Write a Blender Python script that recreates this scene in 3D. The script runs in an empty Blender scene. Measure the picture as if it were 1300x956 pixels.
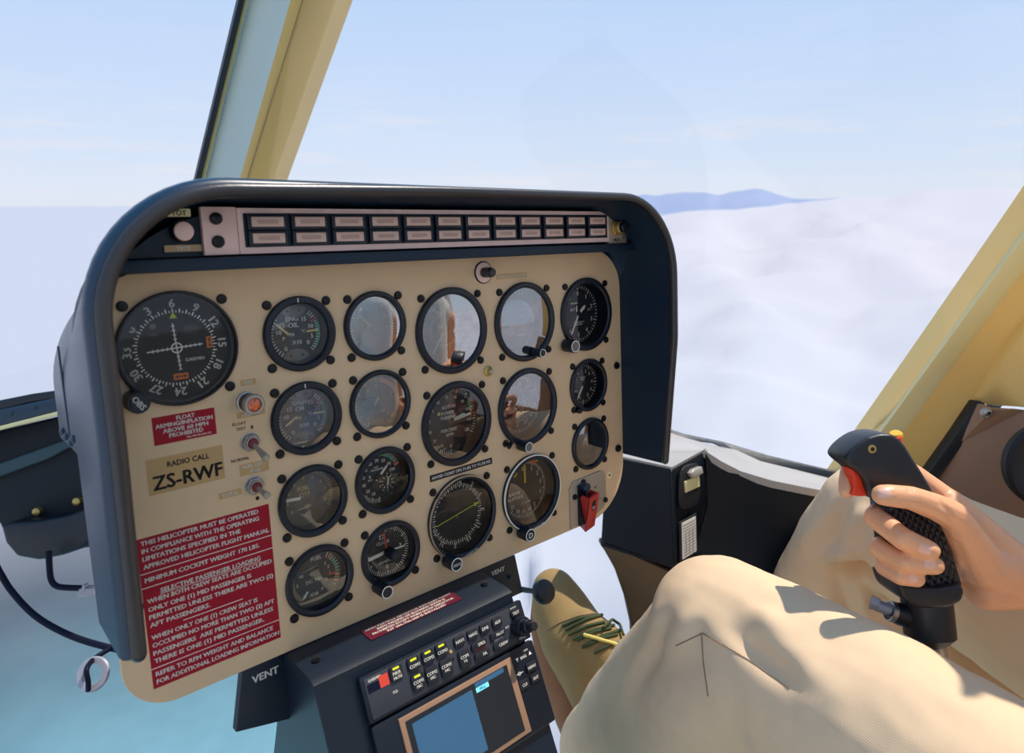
import bpy, bmesh, math, random
import numpy as np
from mathutils import Vector, Matrix
from mathutils.bvhtree import BVHTree
random.seed(7)
SC = bpy.context.scene
COL = SC.collection
PI = math.pi
# ---------------------------------------------------------------- camera solve (24 mm lens on a 36 mm frame)
F = 867.2131; PX, PY = 650.0, 434.0
RC = np.array([[0.74867208, 0.04101042, -0.66167081], [-0.11765863, 0.99045936, -0.07174047], [0.65241594, 0.13156137, 0.7463545]])
TC = np.array([-53.89430789, 79.18507175, 664.42702049])
def U0(px, py, z):                      # camera ray -> instrument panel frame, mm (x right, y up, z towards the seats)
    d = np.array([(px - PX) / F, (py - PY) / F, 1]) * z * 1000
    q = RC.T @ (d - TC)
    return Vector((q[0], -q[1], -q[2]))
# panel frame -> world (Z up, Y forward)
al = math.atan((434 - 257) / F)
upc = np.array([0, -math.cos(al), -math.sin(al)])
u = RC.T @ upc; u = Vector((u[0], -u[1], -u[2])).normalized()
ax = (Vector((1, 0, 0)) - u * u.x).normalized(); ay = u.cross(ax)
RW = Matrix((ax, ay, u)).to_4x4()
W = Matrix.Translation((0, 0, 0.75)) @ RW
def P(x, y, z=0): return W @ (Vector((x, y, z)) * 0.001)
def U(px, py, z): return W @ (U0(px, py, z) * 0.001)
CAMP = U(650, 434, 0)
# ---------------------------------------------------------------- materials
def lin(c): return tuple((v / 255 / 12.92 if v / 255 <= .04045 else ((v / 255 + .055) / 1.055) ** 2.4) for v in c)
def nd(nt, t, **k):
    n = nt.nodes.new(t)
    for a, b in k.items(): setattr(n, a, b)
    return n
def mat(name, col, rough=.5, metal=0, noise=0, nscale=40, bump=0, bscale=200, spec=.5, coat=0, sss=0, stretch=None):
    m = bpy.data.materials.new(name); m.use_nodes = True; nt = m.node_tree
    b = nt.nodes['Principled BSDF']; c = (*lin(col), 1)
    b.inputs['Base Color'].default_value = c; b.inputs['Roughness'].default_value = rough
    b.inputs['Metallic'].default_value = metal; b.inputs['Specular IOR Level'].default_value = spec
    b.inputs['Coat Weight'].default_value = coat
    if sss:
        b.inputs['Subsurface Weight'].default_value = sss
        b.inputs['Subsurface Radius'].default_value = (.012, .005, .003); b.inputs['Subsurface Scale'].default_value = 1.0
    tc = nd(nt, 'ShaderNodeTexCoord'); mp = nd(nt, 'ShaderNodeMapping'); nt.links.new(tc.outputs['Object'], mp.inputs[0])
    if stretch: mp.inputs['Scale'].default_value = stretch
    if noise:
        n = nd(nt, 'ShaderNodeTexNoise'); n.inputs['Scale'].default_value = nscale; n.inputs['Detail'].default_value = 4
        nt.links.new(mp.outputs[0], n.inputs['Vector'])
        mx = nd(nt, 'ShaderNodeMix', data_type='RGBA', blend_type='MIX')
        mx.inputs[6].default_value = tuple(v * (1 - noise) for v in c[:3]) + (1,)
        mx.inputs[7].default_value = tuple(min(1, v * (1 + noise)) for v in c[:3]) + (1,)
        nt.links.new(n.outputs['Fac'], mx.inputs[0]); nt.links.new(mx.outputs[2], b.inputs['Base Color'])
    if bump:
        n = nd(nt, 'ShaderNodeTexNoise'); n.inputs['Scale'].default_value = bscale; n.inputs['Detail'].default_value = 3
        nt.links.new(mp.outputs[0], n.inputs['Vector'])
        bp = nd(nt, 'ShaderNodeBump'); bp.inputs['Strength'].default_value = bump; bp.inputs['Distance'].default_value = .001
        nt.links.new(n.outputs['Fac'], bp.inputs['Height']); nt.links.new(bp.outputs[0], b.inputs['Normal'])
    return m
def glass(name, f, tint=(1, 1, 1), rough=.01):
    m = bpy.data.materials.new(name); m.use_nodes = True; nt = m.node_tree; nt.nodes.clear()
    o = nd(nt, 'ShaderNodeOutputMaterial'); mix = nd(nt, 'ShaderNodeMixShader')
    t = nd(nt, 'ShaderNodeBsdfTransparent'); t.inputs[0].default_value = (*tint, 1)
    g = nd(nt, 'ShaderNodeBsdfGlossy'); g.inputs['Roughness'].default_value = rough
    fr = nd(nt, 'ShaderNodeFresnel'); fr.inputs[0].default_value = 1.45
    a = nd(nt, 'ShaderNodeMath', operation='ADD', use_clamp=True); a.inputs[1].default_value = f
    nt.links.new(fr.outputs[0], a.inputs[0]); nt.links.new(a.outputs[0], mix.inputs[0])
    nt.links.new(t.outputs[0], mix.inputs[1]); nt.links.new(g.outputs[0], mix.inputs[2]); nt.links.new(mix.outputs[0], o.inputs[0])
    return m
def emis(name, col, s=1):
    m = mat(name, col, .4); b = m.node_tree.nodes['Principled BSDF']
    b.inputs['Emission Color'].default_value = (*lin(col), 1); b.inputs['Emission Strength'].default_value = s
    return m
M = {}
M['beige'] = mat('panel_beige', (222, 187, 144), .42, 0, .06, 25, .12, 900)
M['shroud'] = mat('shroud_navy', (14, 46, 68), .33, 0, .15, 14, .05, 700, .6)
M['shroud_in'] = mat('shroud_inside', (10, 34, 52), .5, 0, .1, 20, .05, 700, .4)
M['rimrub'] = mat('rim_rubber', (46, 42, 42), .32, 0, .1, 30, .1, 600, .6)
M['black'] = mat('instrument_black', (11, 19, 32), .38, 0, .1, 60)
M['dial'] = mat('dial_black', (8, 13, 24), .6, 0, .08, 60)
M['dialbrown'] = mat('dial_brown_black', (48, 38, 34), .5, 0, .1, 60)
M['dialsheen'] = mat('dial_violet_sheen', (42, 38, 60), .5, 0, .1, 60)  # violet sheen of the glass painted into the dial face colour
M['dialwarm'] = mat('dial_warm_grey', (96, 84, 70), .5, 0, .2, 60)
M['screw'] = mat('screw_black', (14, 14, 18), .28, .3)
M['slot'] = mat('slot_dark', (4, 4, 6), .7)
M['white'] = mat('mark_white', (250, 244, 228), .5)
M['cream'] = mat('needle_cream', (245, 215, 150), .5)
M['ink'] = mat('ink_black', (28, 18, 22), .5)
M['green'] = mat('mark_green', (70, 190, 125), .5)
M['redm'] = mat('mark_red', (225, 70, 50), .5)
M['orange'] = mat('mark_orange', (240, 120, 40), .5)
M['yellow'] = mat('mark_yellow', (235, 200, 30), .5)
M['lime'] = mat('mark_lime', (205, 225, 50), .5)
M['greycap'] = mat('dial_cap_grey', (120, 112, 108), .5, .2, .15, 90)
M['red'] = mat('placard_red', (160, 10, 36), .3, 0, .06, 20, spec=.25)
M['maroon'] = mat('placard_maroon', (98, 26, 44), .3)
M['tape'] = mat('label_tape', (196, 156, 102), .25)
M['lamprow'] = mat('caption_lens', (218, 182, 166), .35, 0, .2, 60)
M['lampsmear'] = mat('caption_smear', (186, 150, 136), .4)
M['pinkmetal'] = mat('strip_metal', (240, 202, 190), .4, .1, .12, 60)
M['steel'] = mat('brushed_steel', (180, 172, 165), .3, .85, .1, 80)
M['platemetal'] = mat('plate_metal', (176, 160, 138), .38, .25, .1, 60)
M['brass'] = mat('brass_screw', (196, 166, 96), .35, .7)
M['redswitch'] = mat('guard_red', (196, 52, 44), .35)
M['darkred'] = mat('collar_red', (120, 30, 36), .4)
M['amber'] = mat('lamp_amber', (225, 100, 20), .15, spec=.8, coat=.5)
M['postgold'] = mat('post_beige', (224, 186, 108), .4, 0, .04, 12)
M['postgold2'] = mat('post_yellow', (248, 208, 124), .4, 0, .04, 12)
M['postskylit'] = mat('post_skylit_grey', (196, 208, 198), .45, 0, .04, 12)  # blue sky light on the beige post, painted in as grey-green
M['postpale'] = mat('post_pale', (236, 222, 160), .4)
M['seal'] = mat('rubber_seal', (10, 22, 32), .45, 0, .3, 60, .5, 300)
M['navy2'] = mat('structure_dark', (8, 16, 24), .75, 0, .2, 16, .1, 400)
M['bluerail'] = mat('rail_blue', (22, 50, 68), .5)
M['teal'] = mat('structure_teal', (50, 74, 78), .7)
M['boxblk'] = mat('box_black', (4, 16, 28), .45, 0, .15, 14, .12, 900, .35)
M['boxtop'] = mat('box_top_gloss', (178, 170, 160), .22, 0, .25, 9, spec=.7)
M['carpet'] = mat('footwell_brown', (112, 92, 66), .8, 0, .35, 22, .6, 300)
M['trimbrown'] = mat('trim_brown', (160, 122, 94), .5, 0, .1, 10, .1, 500)
M['grip'] = mat('grip_black', (34, 33, 36), .38, 0, .1, 30, .1, 900)
M['btnred'] = mat('button_red', (240, 60, 20), .4)
M['btnyel'] = mat('button_yellow', (240, 180, 40), .45)
M['skin'] = mat('skin', (246, 178, 130), .42, 0, .07, 60, .25, 500, .4, 0, .12)
M['nail'] = mat('nail', (252, 192, 164), .25, 0, 0, spec=.6)
M['shoe'] = mat('shoe_suede', (158, 128, 76), .75, 0, .16, 30, .5, 500)
M['sole'] = mat('shoe_sole', (150, 98, 58), .7, 0, .2, 60)
M['lace'] = mat('lace_green', (62, 74, 40), .8, 0, .3, 300)
M['sunpatch'] = mat('shoe_sun_patch', (232, 210, 110), .6)  # bright sun patch on the shoe, put in as yellow colour
M['cable'] = mat('cable_navy', (8, 14, 36), .6, spec=.2)
M['clampg'] = mat('clamp_grey', (170, 165, 170), .4, .3)
M['console'] = mat('console_black', (10, 26, 42), .4, 0, .15, 20, .12, 700)
M['radio'] = mat('radio_face', (52, 54, 62), .45, 0, .1, 40)
M['btn'] = mat('radio_button', (24, 26, 34), .45)
M['screen'] = emis('radio_screen', (50, 90, 120), .35)
M['scyan'] = emis('screen_cyan', (120, 220, 240), .8)
M['sdark'] = mat('screen_dark', (34, 38, 44), .2)
M['ledge'] = emis('lit_label_yellow', (200, 200, 40), .5)
M['skyball'] = mat('horizon_sky', (170, 205, 225), .4)
M['gndball'] = mat('horizon_ground', (70, 66, 60), .4)
M['rubber'] = mat('gasket', (20, 20, 24), .6)
G_low = glass('glass_clear', 0); G_mid = glass('glass_soft', .06); G_hi = glass('glass_bright', .3); G_vhi = glass('glass_brighter', .5)
G_purple = glass('glass_violet', .14, (.95, .92, 1))  # violet sheen put in as a tint of the glass
# trouser cloth: twill bump
def cloth_mat():
    m = mat('trouser_cloth', (234, 201, 162), .85, 0, .05, 60, spec=.2); nt = m.node_tree; b = nt.nodes['Principled BSDF']
    tc = nd(nt, 'ShaderNodeTexCoord'); mp = nd(nt, 'ShaderNodeMapping'); mp.inputs['Rotation'].default_value = (.6, .4, .5)
    w = nd(nt, 'ShaderNodeTexWave'); w.inputs['Scale'].default_value = 190; w.inputs['Distortion'].default_value = .6
    n = nd(nt, 'ShaderNodeTexNoise'); n.inputs['Scale'].default_value = 900
    ad = nd(nt, 'ShaderNodeMath', operation='ADD')
    bp = nd(nt, 'ShaderNodeBump'); bp.inputs['Strength'].default_value = .14; bp.inputs['Distance'].default_value = .0005
    L = nt.links.new
    L(tc.outputs['Object'], mp.inputs[0]); L(mp.outputs[0], w.inputs[0]); L(tc.outputs['Object'], n.inputs['Vector'])
    L(w.outputs['Fac'], ad.inputs[0]); L(n.outputs['Fac'], ad.inputs[1]); L(ad.outputs[0], bp.inputs['Height']); L(bp.outputs[0], b.inputs['Normal'])
    return m
M['cloth'] = cloth_mat()
M['seam'] = mat('seam_thread', (150, 118, 90), .8)
def knurl_mat():
    m = mat('grip_knurled', (38, 36, 38), .35, spec=.5); nt = m.node_tree; b = nt.nodes['Principled BSDF']; L = nt.links.new
    tc = nd(nt, 'ShaderNodeTexCoord'); hs = []
    for a in (.62, -.62):
        mp = nd(nt, 'ShaderNodeMapping', vector_type='POINT'); mp.inputs['Rotation'].default_value = (0, 0, a)
        w = nd(nt, 'ShaderNodeTexWave', bands_direction='X', wave_profile='TRI'); w.inputs['Scale'].default_value = 62
        L(tc.outputs['Object'], mp.inputs[0]); L(mp.outputs[0], w.inputs[0]); hs.append(w)
    mn = nd(nt, 'ShaderNodeMath', operation='MULTIPLY'); L(hs[0].outputs['Fac'], mn.inputs[0]); L(hs[1].outputs['Fac'], mn.inputs[1])
    bp = nd(nt, 'ShaderNodeBump'); bp.inputs['Strength'].default_value = 1; bp.inputs['Distance'].default_value = .0035
    L(mn.outputs[0], bp.inputs['Height']); L(bp.outputs[0], b.inputs['Normal'])
    return m
M['knurl'] = knurl_mat()

# ---------------------------------------------------------------- mesh builder (mm, local frame)
class MB:
    def __init__(s): s.v = []; s.f = []; s.m = []; s.mats = []
    def mi(s, m):
        if m not in s.mats: s.mats.append(m)
        return s.mats.index(m)
    def add(s, vs, fs, m, T=None):
        o = len(s.v)
        for v in vs:
            v = Vector(v)
            s.v.append(T @ v if T else v)
        k = s.mi(m)
        for f in fs: s.f.append([i + o for i in f]); s.m.append(k)
        return s
    def lathe(s, prof, m, c=(0, 0, 0), n=64, T=None, cap0=False, cap1=False):
        vs = []; fs = []; cx, cy, cz = c
        for r, z in prof:
            for i in range(n):
                a = 2 * PI * i / n; vs.append((cx + r * math.cos(a), cy + r * math.sin(a), cz + z))
        for j in range(len(prof) - 1):
            for i in range(n):
                i2 = (i + 1) % n; fs.append((j * n + i, j * n + i2, (j + 1) * n + i2, (j + 1) * n + i))
        if cap0: fs.append(tuple(reversed(range(n))))
        if cap1: fs.append(tuple((len(prof) - 1) * n + i for i in range(n)))
        return s.add(vs, fs, m, T)
    def poly(s, pts, z0, z1, m, T=None, bev=0):          # polygon slab, optional chamfer on top
        n = len(pts); a2 = sum(pts[i][0] * pts[(i + 1) % n][1] - pts[(i + 1) % n][0] * pts[i][1] for i in range(n))
        if a2 < 0: pts = pts[::-1]
        lv = [(z0, 0), (z1, 0)] if not bev else [(z0, 0), (z1 - bev, 0), (z1 - bev * .3, bev * .3), (z1, bev)]
        vs = []
        for z, ins in lv:
            for i in range(n):
                if ins:
                    p0 = Vector(pts[i - 1][:2]); p = Vector(pts[i][:2]); p1 = Vector(pts[(i + 1) % n][:2])
                    e0 = (p - p0).normalized(); e1 = (p1 - p).normalized()
                    nn = Vector((-e0.y - e1.y, e0.x + e1.x)); d = nn.length
                    if d > 1e-6: nn /= d; p = p + nn * ins / max(.5, nn.dot(Vector((-e0.y, e0.x))))
                    vs.append((p.x, p.y, z))
                else: vs.append((pts[i][0], pts[i][1], z))
        fs = [tuple(reversed(range(n)))]
        for j in range(len(lv) - 1):
            for i in range(n):
                i2 = (i + 1) % n; fs.append((j * n + i, j * n + i2, (j + 1) * n + i2, (j + 1) * n + i))
        fs.append(tuple((len(lv) - 1) * n + i for i in range(n)))
        return s.add(vs, fs, m, T)
    def rbox(s, x0, x1, y0, y1, z0, z1, m, r=1, bev=0, T=None):
        return s.poly(rrect(x0, x1, y0, y1, r), z0, z1, m, T, bev)
    def tick(s, a, r0, r1, w, m, z, c=(0, 0)):            # a clockwise from 12 o'clock
        t = math.radians(a); d = Vector((math.sin(t), math.cos(t))); q = Vector((d.y, -d.x)) * w / 2; c = Vector(c)
        p = [c + d * r0 - q, c + d * r0 + q, c + d * r1 + q, c + d * r1 - q]
        return s.add([(v.x, v.y, z) for v in p], [(3, 2, 1, 0)], m)
    def arc(s, a0, a1, r0, r1, m, z, c=(0, 0), n=None):
        n = n or max(2, int(abs(a1 - a0) / 4)); vs = []
        for i in range(n + 1):
            t = math.radians(a0 + (a1 - a0) * i / n)
            for r in (r0, r1): vs.append((c[0] + r * math.sin(t), c[1] + r * math.cos(t), z))
        return s.add(vs, [(2 * i, 2 * i + 1, 2 * i + 3, 2 * i + 2) for i in range(n)], m)
    def flat(s, pts, z, m, T=None): return s.add([(p[0], p[1], z) for p in pts], [tuple(range(len(pts)))], m, T)
    def text(s, t, h, m, x=0, y=0, z=0, rot=0, al='c', sx=1, T=None, w=None):
        vs, fs, wd = glyphs(t)
        if w: sx = w / (wd * h)
        off = {'c': -wd / 2, 'l': 0, 'r': -wd}[al]
        X = Matrix.Translation((x, y, z)) @ Matrix.Rotation(math.radians(-rot), 4, 'Z') @ Matrix.Diagonal((h * sx, h, 1, 1)) @ Matrix.Translation((off, -.5, 0))
        return s.add(vs, fs, m, (T @ X) if T else X)
    def tube(s, pts, r, m, n=10, T=None, caps=True):
        pts = [Vector(p) for p in pts]; rs = r if isinstance(r, (list, tuple)) else [r] * len(pts)
        vs = []; up = None
        for i, p in enumerate(pts):
            d = (pts[min(i + 1, len(pts) - 1)] - pts[max(i - 1, 0)]).normalized()
            if up is None: up = d.orthogonal().normalized()
            up = (up - d * up.dot(d)).normalized(); b = d.cross(up)
            for k in range(n):
                a = 2 * PI * k / n; vs.append(p + (up * math.cos(a) + b * math.sin(a)) * rs[i])
        fs = []
        for j in range(len(pts) - 1):
            for k in range(n):
                k2 = (k + 1) % n; fs.append((j * n + k, j * n + k2, (j + 1) * n + k2, (j + 1) * n + k))
        if caps: fs.append(tuple(reversed(range(n)))); fs.append(tuple((len(pts) - 1) * n + k for k in range(n)))
        return s.add(vs, fs, m, T)
    def build(s, name, parent=None, root=None, smooth=30, scale=.001):
        me = bpy.data.meshes.new(name); me.from_pydata([tuple(v * scale) for v in s.v], [], s.f)
        for m in s.mats: me.materials.append(M[m] if isinstance(m, str) else m)
        me.polygons.foreach_set('material_index', s.m); me.update()
        if smooth: me.shade_smooth() if False else shade(me, smooth)
        o = bpy.data.objects.new(name, me); COL.objects.link(o)
        if parent: o.parent = parent
        if root is not None: o.matrix_world = root
        return o
def shade(me, ang):
    bm = bmesh.new(); bm.from_mesh(me); lim = math.radians(ang)
    for f in bm.faces: f.smooth = True
    for e in bm.edges:
        e.smooth = len(e.link_faces) != 2 or e.calc_face_angle(9) < lim
    bm.to_mesh(me); bm.free()
def rrect(x0, x1, y0, y1, r, n=5):
    if not isinstance(r, (list, tuple)): r = (r,) * 4      # tr, tl, bl, br
    out = []
    for (cx, cy, a0, rr) in ((x1 - r[0], y1 - r[0], 0, r[0]), (x0 + r[1], y1 - r[1], 90, r[1]), (x0 + r[2], y0 + r[2], 180, r[2]), (x1 - r[3], y0 + r[3], 270, r[3])):
        if rr <= 0: out.append((cx, cy)); continue
        k = n if rr < 12 else 14
        for i in range(k + 1):
            a = math.radians(a0 + 90 * i / k); out.append((cx + rr * math.cos(a), cy + rr * math.sin(a)))
    return out
_G = {}; DG = None
def glyphs(t):
    if t in _G: return _G[t]
    cu = bpy.data.curves.new('t', 'FONT'); cu.body = t; cu.size = 1; cu.resolution_u = 2; cu.offset = 0
    ob = bpy.data.objects.new('t', cu); COL.objects.link(ob)
    dg = bpy.context.evaluated_depsgraph_get(); me = ob.evaluated_get(dg).to_mesh()
    vs = [v.co.copy() for v in me.vertices]; fs = [tuple(p.vertices) for p in me.polygons]
    ob.evaluated_get(dg).to_mesh_clear(); bpy.data.objects.remove(ob); bpy.data.curves.remove(cu)
    if vs:
        x0 = min(v.x for v in vs); x1 = max(v.x for v in vs)
    else: x0 = x1 = 0
    CH = .729
    vs = [Vector(((v.x - x0) / CH, v.y / CH, 0)) for v in vs]
    n0 = len(vs); vs = [v + Vector((dx, dy, 0)) for dx, dy in ((-.05, 0), (.05, 0), (0, .03), (0, -.03)) for v in vs]; fs = [tuple(i + k * n0 for i in f) for k in range(4) for f in fs]
    _G[t] = (vs, fs, (x1 - x0) / CH); return _G[t]
def tag(o, label=None, cat=None, group=None, kind=None):
    for k, v in (('label', label), ('category', cat), ('group', group), ('kind', kind)):
        if v: o[k] = v
    return o
def root(name, label, cat, T, group=None):
    o = bpy.data.objects.new(name, None); COL.objects.link(o); o.empty_display_size = .02; o.matrix_world = T
    return tag(o, label, cat, group)
def PT(x, y, z=0, rot=0): return W @ Matrix.Translation(Vector((x, y, z)) * .001) @ Matrix.Rotation(math.radians(-rot), 4, 'Z')
SCREW = None
def screw_mb(r=4.0, h=2.6):
    b = MB(); b.lathe([(r, 0), (r, h * .45), (r * .86, h * .85), (r * .55, h)], 'screw', n=20, cap1=True)
    for a in (35, 125): b.tick(a, -r * .5, r * .5, r * .2, 'slot', h + .05)
    return b
def screws(parent, pts, r=4.0):
    global SCREW
    for (x, y) in pts:
        if SCREW is None:
            o = screw_mb(r).build('screw', parent); SCREW = o.data
        else: o = bpy.data.objects.new('screw', SCREW); COL.objects.link(o); o.parent = parent
        o.location = (x * .001, y * .001, 0); o.scale = (r / 4.0,) * 3; o.rotation_euler.z = random.random() * 3

# ---------------------------------------------------------------- gauges
SM, BG = 30.5, 41.5
POS = dict(VOR=(-243.1, 104.1, BG), ENG=(-151.6, 104.6, SM), TQ=(-82.4, 103.9, SM), XM=(-151.5, 34.9, SM), TOT=(-82.6, 34.4, SM),
  FQ=(-151.8, -35.5, SM), GAS=(-82.8, -35.6, SM), FUEL=(-151.7, -105.6, SM), CLK=(-82.2, -105.3, SM), ASI=(-.2, 90.8, BG),
  ATT=(94.1, 89.9, BG), ALT=(188.6, 89.2, BG), RPM=(0, 0, BG), DG=(93.8, -.6, BG), IVS=(188.8, 7.5, SM), ADF=(.5, -94.2, BG),
  RAD=(94, -94.8, BG), DRK=(189.1, -61.9, SM))
def gauge(key, name, label, gl=None, inner=.86, depth=12, face='dial', scr='auto', sleeve='black', ring=None, group='round instruments on the panel'):
    x, y, R = POS[key]; rt = root(name, label, 'gauge', PT(x, y, 0), group)
    ri = R * inner
    b = MB(); b.lathe([(R - 4, -.5), (R, 0), (R, 3), (R - .8, 4.2), (R - 2, 4.6), (ri + 1.2, 4.4), (ri, 3.2), (ri - .6, -depth)], sleeve)
    if ring: b.lathe([(R - .2, 3.4), (R - .2, 4.9), (R - 1.2, 4.9), (R - 1.2, 4.3)], ring)
    b.build('bezel', rt)
    d = MB(); d.flat([((ri + .2) * math.cos(t), (ri + .2) * math.sin(t)) for t in np.linspace(0, 2 * PI, 64, endpoint=False)], -depth, face)
    g = MB(); n = 48; prof = [(ri * .999, 1.6), (ri * .8, 2.1), (ri * .5, 2.5), (ri * .2, 2.7), (.01, 2.75)]
    g.lathe(prof, gl or G_low, n=n); g.build('glass_cover', rt, smooth=60)
    o = (R + (.6 if R < 35 else -.5)) * .8165 if False else (24.9 if R < 35 else 33.1)
    if scr == 'auto': scr = [(-o, o), (o, o), (-o, -o), (o, -o)]
    screws(rt, scr, 3.9 if R < 35 else 3.9)
    return rt, d, ri, -depth + .35
def needle(rt, z, a, r0, r1, w, m='white', c=(0, 0), tip=True, name='needle', hub=0, hubm='black'):
    b = MB(); t = math.radians(a); d = Vector((math.sin(t), math.cos(t))); q = Vector((d.y, -d.x)); c = Vector(c)
    pts = [c + d * r0 - q * w / 2, c + d * r0 + q * w / 2, c + d * (r1 - (w if tip else 0)) + q * w / 2]
    if tip: pts.append(c + d * r1)
    pts.append(c + d * (r1 - (w if tip else 0)) - q * w / 2)
    b.poly([(p.x, p.y) for p in pts][::-1], z + .6, z + 1.2, m)
    if hub: b.lathe([(hub, z + .4), (hub, z + 2.2), (hub * .8, z + 2.6)], hubm, (c.x, c.y, 0), 24, cap1=True)
    return b.build(name, rt)
def knob(rt, x, y, r, h, txt=None, capm='black', sleeve='black', neck=True, name='knob', th=None, rot=0, ringm=None, ridges=20, z0=0):
    b = MB()
    if neck: b.lathe([(r * .6, z0), (r * .6, z0 + 3)], sleeve, (x, y, 0), 20)
    n = 48; prof = [(r * .8, z0 + 2.5), (r, z0 + 3), (r, h - .8), (r * .94, h)]; vs = []; fs = []
    for j, (rr, z) in enumerate(prof):
        for i in range(n):
            a = 2 * PI * i / n; k = rr * (1 - .045 * (1 if (i % 3 == 0 and ridges and j in (1, 2)) else 0)); vs.append((x + k * math.cos(a), y + k * math.sin(a), z))
    for j in range(3):
        for i in range(n): fs.append((j * n + i, j * n + (i + 1) % n, (j + 1) * n + (i + 1) % n, (j + 1) * n + i))
    fs.append(tuple(3 * n + i for i in range(n))); b.add(vs, fs, sleeve)
    if ringm: b.arc(0, 360, r * .78, r * .92, ringm, h + .05, (x, y), 32)
    o = b.build(name, rt)
    c = MB(); c.lathe([(r * .74, h - .2), (r * .74, h + .3), (r * .7, h + .5)], capm, (x, y, 0), 28, cap1=True)
    if txt: c.text(txt, th or r * .5, 'white', x, y, h + .6, rot)
    c.build('knob_cap', o)
    return o
def ticks(d, a0, a1, n, r0, r1, w, z, m='white', major=0, rm=None, wm=None):
    for i in range(n + 1):
        a = a0 + (a1 - a0) * i / n
        if major and i % major == 0: d.tick(a, rm or r0, r1, wm or w * 1.5, m, z)
        else: d.tick(a, r0, r1, w, m, z)
def nums(d, lst, a0, a1, r, h, z, m='white', radial=False, sx=1):
    n = len(lst)
    for i, t in enumerate(lst):
        a = a0 + (a1 - a0) * i / max(1, n - 1); q = math.radians(a)
        if t: d.text(str(t), h, m, r * math.sin(q), r * math.cos(q), z, a if radial else 0, sx=sx)

# 1 course deviation indicator
rt, d, ri, z = gauge('VOR', 'course_deviation_indicator', 'large black course indicator with white crossed needles, top left of the panel', G_low, .955, 6, group='large round instruments')
for i in range(72): d.tick(i * 5, 25.6, 28.6 if i % 2 == 0 else 27.2, .95 if i % 2 == 0 else .75, 'white', z)
for i, t in enumerate(['6', '9', '12', '15', '18', '21', '24', '27', '30', '33', '0', '3']):
    q = math.radians(i * 30); d.text(t, 6.1, 'white', 32.6 * math.sin(q), 32.6 * math.cos(q), z, i * 30)
d.flat([(-2.6, 21.5), (2.6, 21.5), (0, 26)], z + .1, 'lime')
d.rbox(6, 16, 9, 16, -6, -5.4, 'black', .8); d.rbox(7.4, 14.6, 10.4, 14.6, -5.6, -5.2, 'sdark', .3)
d.text('NAV', 2.2, 'greycap', -14, 11, z); d.text('GARMIN', 2.6, 'white', 12, -9.6, z)
d.arc(0, 360, 0, 2.1, 'greycap', z, (-14, 17), 20)
for (cx, cy, ww, hh) in ((23.2, 1.5, 3.8, 8.4), (1.2, -21.2, 10, 4.4)):
    d.rbox(cx - ww / 2, cx + ww / 2, cy - hh / 2, cy + hh / 2, -6, -5.5, 'orange', .3)
    if ww < hh:
        d.flat([(cx - .4, cy - 2.4), (cx + .4, cy - 2.4), (cx + .4, cy + 2.4), (cx - .4, cy + 2.4)], z + .35, 'ink')
        for s in (1, -1): d.flat([(cx - 1.3, cy + s * 1.8), (cx + 1.3, cy + s * 1.8), (cx, cy + s * 3.6)][::s], z + .35, 'ink')
    else:
        d.flat([(cx - 2.8, cy - .4), (cx + 2.8, cy - .4), (cx + 2.8, cy + .4), (cx - 2.8, cy + .4)], z + .35, 'ink')
        for s in (1, -1): d.flat([(cx + s * 2.2, cy + 1.3), (cx + s * 2.2, cy - 1.3), (cx + s * 4.2, cy)][::s], z + .35, 'ink')
d.build('dial', rt)
for nm, a, l0, l1 in (('needle', -4, -16, 18), ('needle', 87, -20, 18)):
    b = MB(); b.tick(a, l0, l1, .9, 'white', z + 1.2)
    for k in range(-5, 6):
        if k == 0: continue
        t = math.radians(a); c = (math.sin(t) * k * 3.2, math.cos(t) * k * 3.2); b.tick(a + 90, -1.3, 1.3, .6, 'white', z + 1.2, c)
    if a == -4: b.arc(0, 360, 3, 4, 'white', z + 1.3, (0, 0), 28)
    b.build(nm, rt)
knob(rt, -33, -32, 7.6, 17, 'OBS', th=4.2, rot=55)

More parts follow.
